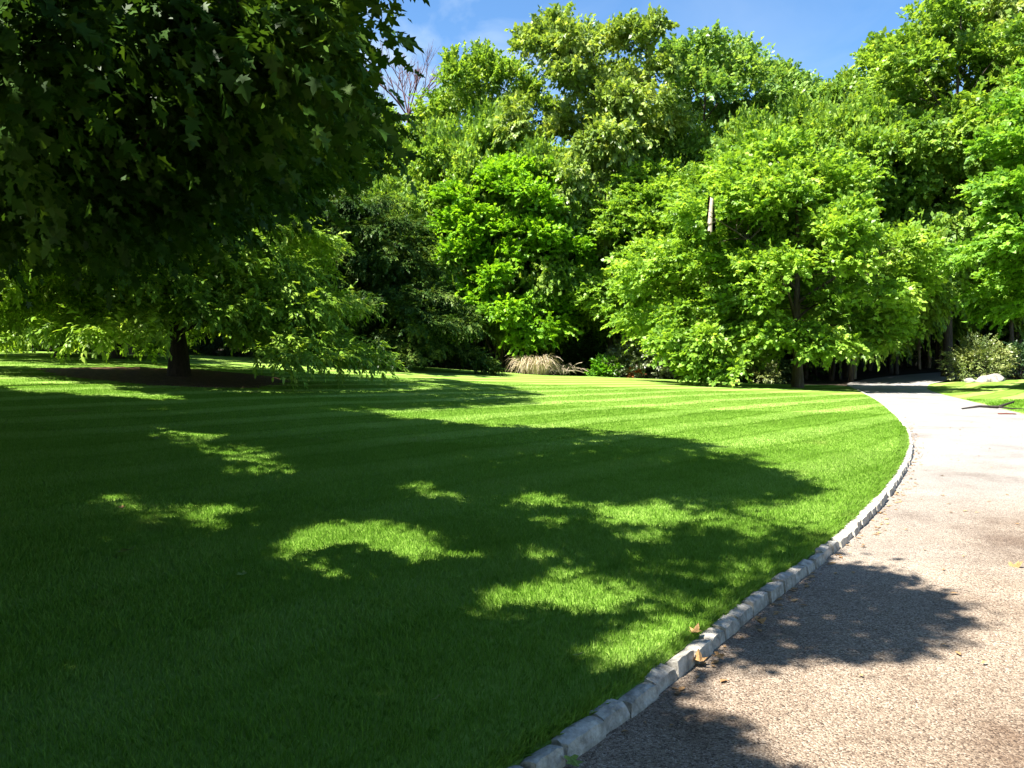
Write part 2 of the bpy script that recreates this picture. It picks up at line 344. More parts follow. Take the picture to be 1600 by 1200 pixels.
KITE = np.array([(0, 0, 0), (.45, .5, .10), (1, 0, -.12), (.45, -.5, .10)])
_mh = [(0, 0), (-.04, .30), (.10, .50), (.26, .24), (.60, .60), (.60, .22), (.76, .20)]
_mp = _mh + [(1.02, 0)] + [(u, -v) for u, v in _mh[::-1][:-1]]
MAPLE = np.array([(u, v, .16*abs(v)-.22*u*u) for u, v in _mp])
LONG = np.array([(0, 0, 0), (.35, .5, .06), (.75, .36, -.06), (1, 0, -.22), (.75, -.36, -.06), (.35, -.5, .06)])

def sprays(C, rad, out, n_spray, n_leaf, slen, leaf, width, tmpl, g, flat=.65, droop=.25, ldroop=.35, jit=.35, lift=.1, upn=1.0, keep=None, ctint=.5, shell=.5, keepleaf=None, outn=0.0, dz=None):
    """leaf clumps -> twigs with alternate leaves; returns polygon soup and a hue number per leaf"""
    M = len(C); C = np.repeat(C, n_spray, 0); rad = np.repeat(rad, n_spray); out = np.repeat(out, n_spray, 0)
    ct = np.repeat(g.random(M), n_spray)
    off = norm(g.normal(size=(len(C), 3)))*(g.random(len(C))**shell)[:, None]
    o = C + off*rad[:, None]*np.array([1, 1, flat])
    d = norm(off*.8 + out*.75 + np.array([0, 0, lift]) + g.normal(size=off.shape)*.35)
    d[:, 2] *= min(1, flat*1.3) if dz is None else dz; d = norm(d)
    if keep is not None:
        kk = keep(o + d*slen*.5); o, d, ct, off, out = o[kk], d[kk], ct[kk], off[kk], out[kk]
    nr = norm(UP*upn + out*outn + off*.4 + g.normal(size=d.shape)*.35); nr = norm(nr - d*(nr*d).sum(1)[:, None]); sd_ = np.cross(d, nr)
    st = g.random(len(o)); sl = slen*(.6+.8*g.random(len(o)))
    K = n_leaf; t = (np.arange(K)+g.random((len(o), K)))/K
    sg = np.where(np.arange(K) % 2 == 0, 1., -1.)[None, :, None]
    p = o[:, None]+d[:, None]*(sl[:, None]*t)[..., None]
    p[..., 2] -= droop*sl[:, None]*t**2
    ax = d[:, None]*(.35+.65*t)[..., None] + sd_[:, None]*sg*(1-.7*t)[..., None] + g.normal(size=p.shape)*jit
    ax[..., 2] -= ldroop; ax = norm(ax).reshape(-1, 3)
    nl = norm(np.repeat(nr, K, 0) + g.normal(size=ax.shape)*jit); nl = norm(nl-ax*(nl*ax).sum(1)[:, None]); b = np.cross(nl, ax)
    p = p.reshape(-1, 3); ls = leaf*(.45+.95*g.random(len(p)))
    tm = tmpl; ct = np.repeat(ct, K); st = np.repeat(st, K)
    if keepleaf is not None:
        kk = keepleaf(p+ax*ls[:, None]*.5); p, ax, b, nl, ls, ct, st = p[kk], ax[kk], b[kk], nl[kk], ls[kk], ct[kk], st[kk]
    V = p[:, None] + ls[:, None, None]*(ax[:, None]*tm[None, :, 0, None] + b[:, None]*tm[None, :, 1, None]*width + nl[:, None]*(tm[None, :, 2]*g.uniform(-.3, 2.2, len(p))[:, None])[..., None])
    tint = np.clip(.5 + (ct-.5)*ctint + (st-.5)*.35 + (g.random(len(p))-.5)*.5, 0, 1)
    return V.reshape(-1, 3), len(tm), tint

def crown_points(n, g, z0, z1, rx, ry, prof, wobble=.18, inner=.25):
    """clump centres in a crown whose radius follows prof(t) up its height; clumps kept apart"""
    P = []; ph = g.random(6)*6.28; tries = 0; gap = .62*((rx*ry*(z1-z0))/n)**(1/3.)
    while len(P) < n and tries < n*60:
        tries += 1
        t = g.random(); pr = prof(t)
        if g.random() > pr+.12: continue
        a = g.random()*6.283
        w = 1+wobble*(math.sin(2*a+ph[0]+4*t)+math.sin(3*a+ph[1]-5*t)+math.sin(5*a+ph[2]+9*t))*.6
        r = pr*w*(g.random()**inner if g.random() < .8 else g.random())
        q = np.array([rx*r*math.cos(a), ry*r*math.sin(a), z0+(z1-z0)*t + (g.random()-.5)*.4])
        if P and np.min(np.sum((np.array(P)-q)**2, 1)) < gap*gap: continue
        P.append(q)
    return np.array(P)
def boughs(C, R_, g, per, mid, flat=.55, sub=.46, up=.45):
    """each bough is a cushion of leaf clumps over its upper, outer side, with air beneath"""
    R_ = np.broadcast_to(R_, (len(C),)); o = norm(C-np.asarray(mid))
    v = norm(g.normal(size=(len(C), per, 3)) + o[:, None]*.7 + np.array([0, 0, up])); rr = R_[:, None]*(.55+.45*g.random((len(C), per)))
    P = C[:, None]+v*rr[..., None]*np.array([1, 1, flat])
    return P.reshape(-1, 3), np.repeat(R_*sub, per)
ROUND = lambda t: max(.05, (1-abs(2*t-1)**2.3))**.55
OVAL = lambda t: max(.04, math.sin(math.pi*min(1, max(0, .08+.9*t)))**.7)
DOME = lambda t: max(.06, (1-t**2.2))**.6*(.72+.28*min(1, t*5))
CONE = lambda t: max(.05, (1-t)**.75)*(.75+.25*min(1, t*6))

def limbs_to(C, top, base_r, g, trunk_pts=None, n_main=12, sides=5, flare=1.35, lump=.12, twig=.018, attach=.5, limbkeep=None):
    tb = Tubes()
    if trunk_pts is None:
        n = 9; zz = np.linspace(-.25, top, n)
        wx = np.cumsum(g.normal(size=n)*.02*top/n*2); wy = np.cumsum(g.normal(size=n)*.02*top/n*2); wx[:2] = 0; wy[:2] = 0
        trunk_pts = np.stack([wx, wy, zz], 1)
    else: trunk_pts = np.asarray(trunk_pts, float)
    n = len(trunk_pts); f = np.linspace(0, 1, n); rad = base_r*(1-.88*f)**.9; rad[0] *= flare; rad[1] *= 1.06
    tb.add(trunk_pts, rad, 9, lump)
    zt = trunk_pts[:, 2]
    def on_trunk(z):
        z = min(max(z, zt[0]), zt[-1]); return np.array([np.interp(z, zt, trunk_pts[:, k]) for k in range(3)]), float(np.interp(z, zt, rad))
    if len(C):
        idx = g.permutation(len(C))[:n_main]; mains = []
        for i in idx:
            c = C[i]; hd = math.hypot(c[0], c[1]); za = max(zt[1]*.3+.25*top, min(c[2]-attach*hd, top*.93)); a, ra = on_trunk(za)
            m = a*.5 + c*.5 + np.array([0, 0, .12*np.linalg.norm(c-a)]) + g.normal(size=3)*.12
            pts = curve3(a, m, c, 8); r0 = min(ra*.62, .03+.016*np.linalg.norm(c-a)*1.6)
            if limbkeep is None or limbkeep(pts): tb.add(pts, np.linspace(r0, twig, 8), sides)
            mains.append((pts, np.linspace(r0, twig, 8)))
        allp = np.concatenate([m[0][2:7] for m in mains]); allr = np.concatenate([m[1][2:7] for m in mains])
        ms = set(idx.tolist())
        for i, c in enumerate(C):
            if i in ms: continue
            dd = np.linalg.norm(allp-c, axis=1) + np.where(allp[:, 2] > c[2]+.3, 1.5, 0); j = int(np.argmin(dd)); a = allp[j]
            m = a*.5+c*.5+g.normal(size=3)*(.08+.14*dd[j])+np.array([0, 0, .1*dd[j]])
            if limbkeep is None or limbkeep(curve3(a, m, c, 9)): tb.add(curve3(a, m, c, 5), np.linspace(min(allr[j]*.7, .012+.012*dd[j]), twig*.5, 5), 4)
    return tb

def make_tree(name, loc, label, cat, C, rad, *, leafmat, bark=BARK, top, base_r, n_spray, n_leaf, slen, leaf, width=.8, tmpl=KITE, seed=1,
              group=None, keep=None, trunk_pts=None, n_main=12, crown_mid=None, limb=True, crown='crown', attach=.5, keepleaf=None, limbC=None, **kw):
    g = np.random.default_rng(seed); root = empty(name, loc, label, cat, group)
    mid = np.array([0, 0, C[:, 2].mean()*.85]) if crown_mid is None else np.asarray(crown_mid)
    out = norm((C-mid)*np.array([1, 1, .8]))
    kf = None
    if keep is not None:
        lo = np.asarray(loc, float); kf = lambda P: keep(P+lo)
    kl = None if keepleaf is None else (lambda P: keepleaf(P+np.asarray(loc, float)))
    V, k, tint = sprays(C, rad, out, n_spray, n_leaf, slen, leaf, width, tmpl, g, keep=kf, keepleaf=kl, **kw)
    link(crown, fast_mesh(crown, V, k, tint), root, leafmat)
    tb = limbs_to(C if limbC is None else limbC, top, base_r, g, trunk_pts, n_main, attach=attach, limbkeep=None if keepleaf is None or leafmat is not M_MAPLE else (lambda Q: blocks_sun(Q+np.asarray(loc, float)).mean() < .08))
    link('trunk', tb.mesh('trunk'), root, bark)
    return root

def place(root, loc, rz=0, s=(1, 1, 1), label=None, group=None, first=False):
    o = root if first else dup(root)
    o.location = loc; o.rotation_euler = (0, 0, rz); o.scale = s
    if label: o['label'] = label
    if group: o['group'] = group
    elif not first and 'group' in o.keys(): del o['group']
    return o

def catmull(P, n=8):
    P = np.asarray(P, float); Q = np.vstack([2*P[0]-P[1], P, 2*P[-1]-P[-2]]); out = []
    for i in range(1, len(Q)-2):
        p0, p1, p2, p3 = Q[i-1:i+3]
        for t in np.linspace(0, 1, n, endpoint=False):
            out.append(.5*((2*p1)+(-p0+p2)*t+(2*p0-5*p1+4*p2-p3)*t*t+(-p0+3*p1-3*p2+p3)*t**3))
    out.append(P[-1]); return np.array(out)

# ------------------------------------------------------------------ ground, lawns, drive
def grid_axis(lo, hi, near, fine, coarse):
    a = [lo]
    while a[-1] < hi:
        a.append(a[-1] + (fine if near[0] < a[-1] < near[1] else coarse))
    return np.array(a)
xs = grid_axis(-300, 300, (-70, 70), 1.5, 12); ys = grid_axis(-150, 420, (-10, 110), 1.5, 12)
XX, YY = np.meshgrid(xs, ys); ZZ = H(XX, YY)-.15
Vg = np.stack([XX.ravel(), YY.ravel(), ZZ.ravel()], 1); nx = len(xs)
Fg = [(j*nx+i, j*nx+i+1, (j+1)*nx+i+1, (j+1)*nx+i) for j in range(len(ys)-1) for i in range(nx-1)]
tag(link('ground', poly_mesh('ground', Vg, Fg, True), None, M_LITTER), kind='structure')

# kerb line read off the photograph, drive edges continued out of frame
kerb_px = [(962,1118),(1060,1043),(1137,983),(1214,923),(1290,866),(1350,812),(1395,763),(1421,718),(1426,690),(1416,664),(1396,643),(1372,625),(1345,611)]
KL = [(-9, -9), (-5.6, -4.6), (-3.2, -1.4), (-1.2, 1.35)] + [tuple(at(*p)[:2]) for p in kerb_px]
KL = KL + [(20.6, 49), (23.5, 54), (29, 58), (40, 61), (60, 62)]
KLc = catmull(KL, 10)
KR = [(-5, -12), (-1.5, -7), (1.4, -3), (3.6, .5), (5.4, 3.7), (7.2, 7.2), (9.4, 11.6), (11.8, 16.8), (13.9, 21.7), (16.2, 27.8), (20.0, 38.0), (22.6, 43.5), (25.5, 48), (30, 51.5), (42, 55), (60, 56)]
KRc = catmull(KR, 10)
def resample(P, n):
    s = np.concatenate([[0], np.cumsum(np.linalg.norm(np.diff(P, axis=0), axis=1))]); u = np.linspace(0, s[-1], n)
    return np.stack([np.interp(u, s, P[:, 0]), np.interp(u, s, P[:, 1])], 1)
nl_, nw = 220, 10
A, B = resample(KLc, nl_), resample(KRc, nl_)
Vd = []; 
for i in range(nl_):
    dv = (B[i]-A[i]); dv = dv/np.linalg.norm(dv)
    a_ = A[i]-dv*.10; b_ = B[i]+dv*.06
    for j in range(nw+1):
        q = a_+(b_-a_)*j/nw; camber = .035*(1-(2*j/nw-1)**2)
        Vd.append((q[0], q[1], float(H(q[0], q[1]))-.064+camber + (.045 if j == nw else .06*(j/nw)**2)))
Fd = [(i*(nw+1)+j, i*(nw+1)+j+1, (i+1)*(nw+1)+j+1, (i+1)*(nw+1)+j) for i in range(nl_-1) for j in range(nw)]
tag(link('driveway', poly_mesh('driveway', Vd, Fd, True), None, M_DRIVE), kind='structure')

def sheet(name, poly, m, step, dz=0.0, skirt=.16, xr=None):
    poly = np.asarray(poly, float); lo, hi = poly.min(0), poly.max(0)
    gx, gy = np.meshgrid(np.arange(lo[0], hi[0], step), np.arange(lo[1], hi[1], step)); gx, gy = gx.ravel(), gy.ravel()
    k = inpoly(gx, gy, poly)
    d2 = np.min((gx[k][:, None]-poly[None, :, 0])**2+(gy[k][:, None]-poly[None, :, 1])**2, 1) if k.any() else np.zeros(0)
    ins = np.stack([gx[k], gy[k]], 1)[d2 > (step*.35)**2]
    pts = [Vector(p) for p in poly]+[Vector(p) for p in ins]; nb = len(poly)
    vv, _, ff, *_r = delaunay_2d_cdt(pts, [(i, (i+1) % nb) for i in range(nb)], [], 1, 1e-5)
    V = [(v.x, v.y, float(H(v.x, v.y))+dz) for v in vv]; F = [tuple(f) for f in ff]
    from collections import Counter
    ec = Counter(); ed = {}
    for f in F:
        for a, b in zip(f, f[1:]+f[:1]): ec[frozenset((a, b))] += 1; ed[frozenset((a, b))] = (a, b)
    low = {}
    for e, c in ec.items():
        if c == 1 and len(e) == 2:
            a, b = ed[e]
            for q in (a, b):
                if q not in low: low[q] = len(V); V.append((V[q][0], V[q][1], V[q][2]-skirt))
            F.append((b, a, low[a], low[b]))
    me = poly_mesh(name, V, F); o = link(name, me, None, m)
    return tag(o, kind='structure')
# main lawn: inside the kerb, up to the shrubs and trees
side = np.array([A[i] for i in range(len(A))])
tan = np.gradient(KLc, axis=0); tan = tan/np.linalg.norm(tan, axis=1)[:, None]; nleft = np.stack([-tan[:, 1], tan[:, 0]], 1)
KW = .097                                             # kerb width
inner = KLc + nleft*(KW-.02)
sel = inner[:, 1] < 46.6
inner_l = inner[sel]
far = [dep(1326, 46.5)[:2], dep(1200, 46.5)[:2], dep(1080, 49)[:2], dep(1000, 50)[:2], dep(900, 50)[:2], dep(800, 50)[:2], dep(720, 50.4)[:2], dep(640, 50)[:2], dep(540, 50.5)[:2], dep(430, 50)[:2], dep(410, 44)[:2], dep(300, 42)[:2], dep(150, 40)[:2], dep(0, 39)[:2], dep(-250, 38)[:2], (-50, 36), (-60, 10), (-30, -12)]
farc = catmull(far, 6)
main_poly = np.vstack([inner_l[::3], farc[1:]])
sheet('lawn', main_poly, M_LAWN, .9)
rl = KRc[(KRc[:, 1] > -3) & (KRc[:, 1] < 47.5)]
right_poly = np.vstack([rl[::4], [(26.2, 47.6), (30, 47.2), (38, 46), (52, 40), (50, 5), (30, -8), (8, -8), (3, -3)]])
sheet('side_lawn', right_poly, M_LAWN, 1.0, dz=-.015, skirt=.12)
bed = [at(70, 577), at(150, 574.5), at(240, 575), at(330, 580), at(420, 588), at(450, 598), at(400, 607), at(320, 606), at(230, 601), at(140, 592), at(80, 585)]
BED = catmull([b[:2] for b in bed]+[bed[0][:2]], 14)[:-1]; BED = BED+np.random.default_rng(8).normal(size=BED.shape)*np.array([.16, .10])
sheet('mulch_bed', BED, M_MULCH, .5, dz=.006, skirt=.01)

# grass blades on the lawn near the camera
def blades(name, poly, bands, g):
    VV, TT = [], []
    for y0, y1, dens, hgt, wid in bands:
        x0, x1 = -.72*y1-.6, .72*y1+.6; n = int((x1-x0)*(y1-y0)*dens)
        x = g.uniform(x0, x1, n); y = g.uniform(y0, y1, n)
        k = (np.abs(x) < .70*y+.6) & inpoly(x, y, poly) & ~inpoly(x+g.normal(size=n)*.22, y+g.normal(size=n)*.22, BED); x, y = x[k], y[k]; n = len(x)
        # tufts: clumped heights
        hh = hgt*(.55+.75*g.random(n))*(1+.30*wob(x, y, 2.0)); az = g.random(n)*6.283; ln = g.random(n)*.75*hh
        lean = .10*hh*np.sin(((-.76*x+.65*y))*3.4)                      # the mower's nap
        b = np.stack([x, y, H(x, y)-.004], 1)
        w = np.stack([np.cos(az), np.sin(az), 0*az], 1)*(wid*(.6+.8*g.random(n)))[:, None]
        la = g.random(n)*6.283
        tip = b+np.stack([np.cos(la)*ln+lean*.65, np.sin(la)*ln+lean*.76, hh], 1)
        mid = b+(tip-b)*np.array([.35, .35, .6])
        V = np.stack([b-w*.5, b+w*.5, mid+w*.42, tip, mid-w*.42], 1); VV.append(V.reshape(-1, 3)); TT.append(g.random(n))
    return tag(link(name, fast_mesh(name, np.concatenate(VV), 5, np.concatenate(TT)), None, M_BLADE), kind='stuff', label='short mown green grass blades', cat='grass')
blades('grass', main_poly, [(1.8, 4, 11000, .036, .0033), (4, 7, 8500, .036, .0045), (7, 12, 4500, .033, .0065), (12, 20, 2000, .026, .009), (20, 32, 600, .019, .013)], np.random.default_rng(11))
o = blades('side_grass', right_poly, [(18, 30, 250, .05, .024)], np.random.default_rng(12))

# ------------------------------------------------------------------ granite kerb: one thing, every block a part
kb = empty('granite_kerb', (KL[4][0], KL[4][1], 0), 'curving grey granite block kerb between the lawn and the driveway', 'kerb')
ks = np.concatenate([[0], np.cumsum(np.linalg.norm(np.diff(KLc, axis=0), axis=1))])
def kpt(u): return np.array([np.interp(u, ks, KLc[:, 0]), np.interp(u, ks, KLc[:, 1])])
def block(u0, u1, g):
    p, q = kpt(u0), kpt(u1); t = (q-p)/np.linalg.norm(q-p); nn = np.array([-t[1], t[0]])
    nu, nv, nz_ = 4, 3, 3; V = []; idx = {}; F = []
    top = .012+g.normal()*.006; w0 = -.004+g.normal()*.007; w1 = KW-.004+g.normal()*.008; tilt = g.normal()*.014
    ln = np.linalg.norm(q-p)
    def vert(i, j, k):
        key = (i, j, k)
        if key in idx: return idx[key]
        a, b, c = i/nu, j/nv, k/nz_
        e = .0
        # rounded arrises, rough-split faces
        ra = .009 if i in (0, nu) else 0; rb = .008 if j in (0, nv) else 0; rc = 1 if k == nz_ else 0
        along = a*ln + (ra*(1 if i == 0 else -1)*(rc if ra else 0)*.9)
        acr = w0+(w1-w0)*b + (rb*(1 if j == 0 else -1)*rc*.9)
        z = -.16+(top+.16)*c - (.008*rc*((i in (0, nu)) + (j in (0, nv)))*.8) + rc*tilt*(b-.5)
        x = p+t*along+nn*acr+g.normal(size=2)*.0028
        V.append((x[0]-kb.location.x, x[1]-kb.location.y, float(H(x[0], x[1]))+z+g.normal()*.0022)); idx[key] = len(V)-1; return idx[key]
    for i in range(nu):
        for j in range(nv): F.append((vert(i, j, nz_), vert(i+1, j, nz_), vert(i+1, j+1, nz_), vert(i, j+1, nz_)))
    for i in range(nu):
        for k in range(nz_):
            F.append((vert(i, 0, k), vert(i+1, 0, k), vert(i+1, 0, k+1), vert(i, 0, k+1))); F.append((vert(i+1, nv, k), vert(i, nv, k), vert(i, nv, k+1), vert(i+1, nv, k+1)))
    for j in range(nv):
        for k in range(nz_):
            F.append((vert(0, j+1, k), vert(0, j, k), vert(0, j, k+1), vert(0, j+1, k+1))); F.append((vert(nu, j, k), vert(nu, j+1, k), vert(nu, j+1, k+1), vert(nu, j, k+1)))
    return V, F
g = np.random.default_rng(21); u = float(np.interp(-.2, KLc[:, 1], ks)); uend = float(np.interp(46.0, KLc[:, 1], ks)); cnt = 0
RV, RF = [], []
while u < uend:
    ln = g.uniform(.19, .30); V, F = block(u, u+ln-.014, g); u += ln
    y_mid = kpt(u)[1]
    if y_mid > 2.2 and cnt < 95:
        o = link('stone', poly_mesh('stone', V, F, False), kb, M_GRANITE); cnt += 1
    else:
        b0 = len(RV); RV += V; RF += [tuple(i+b0 for i in f) for f in F]
tag(link('stone_row', poly_mesh('stone_row', RV, RF, False), kb, M_GRANITE), kind='stuff')

# ------------------------------------------------------------------ near maples that shade the lawn
CANOPY = [(-4000,-9000),(520,-9000),(515,-10),(548,50),(560,120),(640,170),(664,205),(655,245),(560,262),(505,320),(410,340),(320,360),(240,395),(195,420),(130,400),(60,375),(0,400),(-4000,410)]
def in_canopy(P, extra=True):
    px, py, d = project(P)
    px2 = px+wob(P[:, 0], P[:, 2], 2.5)*22; py2 = py+wob(P[:, 2], P[:, 1], 2.5)*22
    inframe = (d > .3) & (px > -20) & (px < 1620) & (py > np.where(px > 540, -230, -15)) & (py < 1215)
    return ~inframe | inpoly(px2, py2, CANOPY)
LITLEAF = [(5.0, [(-40,410),(130,415),(140,500),(60,530),(-40,520)]), (5.2, [(180,385),(330,380),(345,460),(200,470)]), (3.6, [(330,450),(470,440),(545,510),(430,540),(330,520)]), (6.5, [(420,330),(545,335),(560,420),(440,410)]), (6.0, [(600,360),(665,380),(660,470),(600,470)]),
           (4.2, [(-60,-60),(150,-60),(140,100),(110,270),(-60,290)]), (4.6, [(330,-60),(460,-60),(450,70),(380,60)])]
def blocks_leaves(P):
    r = np.zeros(len(P), bool)
    for z, poly in LITLEAF:
        q = P-SUND*((P[:, 2]-z)/SUND[2])[:, None]; px, py, d = project(q)
        r |= (P[:, 2] > z+1.0) & (d > 1) & inpoly(px+wob(q[:, 0], q[:, 1], 1.5)*25, py+wob(q[:, 1], q[:, 0], 1.5)*15, poly)
    for (cx, cy), rad, z in (((-10.6, 25.4), 6.6, 4.0), ((-18.6, 33.0), 4.2, 4.0)):
        q = P-SUND*((P[:, 2]-z)/SUND[2])[:, None]
        r |= (P[:, 2] > z+2) & ((q[:, 0]-cx)**2+(q[:, 1]-cy)**2 < rad**2) & (wob(q[:, 0], q[:, 1], 1.3) > -.6)
    return r & (np.random.default_rng(5).random(len(P)) < .95)
# sprays of the near boughs that hang in full sun
SPOTS = [(30,40,5.2),(62,100,5.4),(105,18,5.6),(18,150,5.4),(88,240,6.0),(140,70,5.6),(288,285,6.6),(305,315,6.6),(405,62,5.4),(432,92,5.4),(262,35,5.8),(205,18,5.6),(340,12,5.4),(42,205,5.8),(130,160,6.0),(470,30,5.6),(90,150,5.8),(20,95,5.6),(430,12,5.6)]
SPOTW = np.array([((px-CX)/FPX*Y*.86, Y*.86, zat(py, Y*.86)) for px, py, Y in SPOTS]); SPOTW = SPOTW[~blocks_sun(SPOTW)]
def shades_spot(P, rad=.30):
    r = np.zeros(len(P), bool)
    for q in SPOTW:
        d = P-q; al = d@SUND; r |= (al > .30) & (((d-al[:, None]*SUND)**2).sum(1) < rad*rad)
    return r
def near_spot(P, rad=.28):
    return np.min([((P-q)**2).sum(1) for q in SPOTW], 0) < rad*rad
def keep_maple(P): return in_canopy(P) & ~blocks_sun(P) & ~blocks_leaves(P)
def dark_points(n, g, xr, yr):
    """ground points that lie in shade in the photograph"""
    x = g.uniform(*xr, n*6); y = g.uniform(*yr, n*6)
    kx = np.interp(y, KLc[:, 1], KLc[:, 0])
    k = ~lit_ground(x, y) & (x < kx+1.9)
    px, py, d = project(np.stack([x, y, H(x, y)], 1))
    k &= ~((px > 1320) & (py < 860) & (d > 0))
    return np.stack([x[k], y[k]], 1)[:n]
def lifted(n, g, xr, yr, zr, trunk, reach):
    out = []
    pts = dark_points(n*4, g, xr, yr)
    for q in pts:
        z = g.uniform(*zr); p = np.array([q[0], q[1], 0])+SUND*(z/SUND[2])
        if math.hypot(p[0]-trunk[0], p[1]-trunk[1]) > reach: continue
        if not in_canopy(p[None])[0]: continue
        if p[1] > .5 and project(p[None])[2][0] > .5 and np.linalg.norm(p-np.array([0, 0, 1.6])) < 4.6 and project(p[None])[1][0] > -80: continue
        if out and np.min(np.sum((np.array(out)-p)**2, 1)) < .55**2: continue
        out.append(p)
        if len(out) >= n: break
    return np.array(out)
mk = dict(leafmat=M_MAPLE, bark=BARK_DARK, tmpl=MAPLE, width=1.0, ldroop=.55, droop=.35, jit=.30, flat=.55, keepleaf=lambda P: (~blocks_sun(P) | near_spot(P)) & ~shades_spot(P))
# first maple: trunk just left of the frame, canopy over the left of the picture
g = np.random.default_rng(31)
loc1 = np.array([-9.6, 12.0, float(H(-9.6, 12))])
C1 = crown_points(190, g, 2.9, 14.5, 6.6, 6.6, ROUND, .12, .3); C1[:, 0] += 1.6
lf = lifted(260, g, (-12, 5), (8.5, 25), (4.5, 13), loc1, 10)-loc1
edge = np.array([((px-CX)/FPX*Y, Y, zat(py, Y)) for px, py, Y in [(560,180,13),(600,185,13.5),(630,205,14),(640,225,14),(600,225,14),(570,215,13),(540,200,14),(530,235,14),(480,280,15),(430,300,15),(380,320,14),(330,345,14),(250,365,14),(210,385,13),(150,375,13),(90,360,12),(30,375,12),(500,240,13),(450,255,13),(400,270,12)]])-loc1
lf = np.vstack([lf, edge])
C1 = np.vstack([C1, lf])
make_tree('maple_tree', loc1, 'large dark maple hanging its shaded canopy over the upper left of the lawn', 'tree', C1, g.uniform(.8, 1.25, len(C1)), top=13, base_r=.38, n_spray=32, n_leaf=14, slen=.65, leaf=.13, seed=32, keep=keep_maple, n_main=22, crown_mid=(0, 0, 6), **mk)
# second maple: beside the camera, its low boughs hang into the upper left corner
loc2 = np.array([-6.8, 1.6, float(H(-6.8, 1.6))])
near_px = [(40,60,5.2),(180,110,5.6),(310,50,5.0),(395,70,4.6),(330,170,6.0),(230,230,6.2),(90,220,5.6),(240,310,6.6),(150,10,4.8),(440,15,5.2),(60,150,5.8),(250,160,5.8),(130,280,6.2),(20,60,5),(380,20,5),(300,110,5.4),(400,190,6),(-20,20,6),(70,110,7),(130,60,6.5),(200,30,6.2),(30,200,6.5),(150,190,7),(260,80,7),(350,110,7.2),(200,290,7.4),(300,270,7.4),(60,280,7.4),(110,150,7.5),(-10,110,5.5),(20,330,7.0),(120,350,7.2),(420,150,6.6)]
C2n = np.array([dep(px, Y)*np.array([1, 1, 0])+np.array([0, 0, zat(py, Y)]) for px, py, Y in near_px])-loc2
C2o = np.array([(np.array([(px-CX)/FPX*Y, Y, zat(py, Y)])) for px, py, Y in [(520,-10,5.8),(540,0,5.8),(548,-30,5.8),(566,2,5.8)]])-loc2
C2 = lifted(560, g, (-9, 3.9), (-1.0, 9.5), (3.8, 11), loc2, 8)-loc2
def keep2(P):
    px, py, d = project(P)
    tip = inpoly(px, py, [(535,-60),(550,30),(580,18),(592,-22),(595,-60)])
    return (in_canopy(P) | tip) & ((~blocks_sun(P) & ~blocks_leaves(P)) | near_spot(P))
C2s = SPOTW-loc2; C2a = np.vstack([C2n, C2, C2o, C2s]); r2 = np.concatenate([np.full(len(C2n), .58), g.uniform(.6, .95, len(C2)), np.full(len(C2o), .2), np.full(len(C2s), .20)])
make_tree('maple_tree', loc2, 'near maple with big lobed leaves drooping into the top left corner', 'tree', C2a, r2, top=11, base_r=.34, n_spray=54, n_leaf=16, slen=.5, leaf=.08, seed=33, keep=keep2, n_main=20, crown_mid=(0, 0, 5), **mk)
# more shade from the trees left of the frame
loc3 = np.array([-17.5, 13.0, float(H(-17.5, 13))]); C3 = lifted(360, g, (-24, -2), (3, 27), (5, 15), loc3, 12)-loc3
make_tree('maple_tree', loc3, 'broad maple beyond the left edge whose shade darkens the left lawn', 'tree', C3, g.uniform(1.0, 1.5, len(C3)), top=14, base_r=.4, n_spray=24, n_leaf=10, slen=.8, leaf=.24, seed=34, keep=keep_maple, n_main=18, **mk)

loc4 = np.array([-16.5, 33.5, float(H(-16.5, 33.5))]); C4 = lifted(170, g, (-16, 3), (24, 36), (7, 15), loc4, 16)-loc4
_t = np.stack([g.uniform(-10, -3.2, 110), g.uniform(33, 46, 110), g.uniform(2, 8, 110)], 1)+SUND*(g.uniform(6, 11, 110)/SUND[2])[:, None]
print('T2 shade', in_canopy(_t).sum()); _t = _t[in_canopy(_t)]; C4 = np.vstack([C4, _t-loc4])
make_tree('maple_tree', loc4, 'farther maple behind the big dark canopy, its shade a dark tongue across the lawn', 'tree', C4, g.uniform(1.0, 1.4, len(C4)), top=15, base_r=.22, n_spray=24, n_leaf=10, slen=.8, leaf=.24, seed=35, keep=keep_maple, n_main=18, **mk)

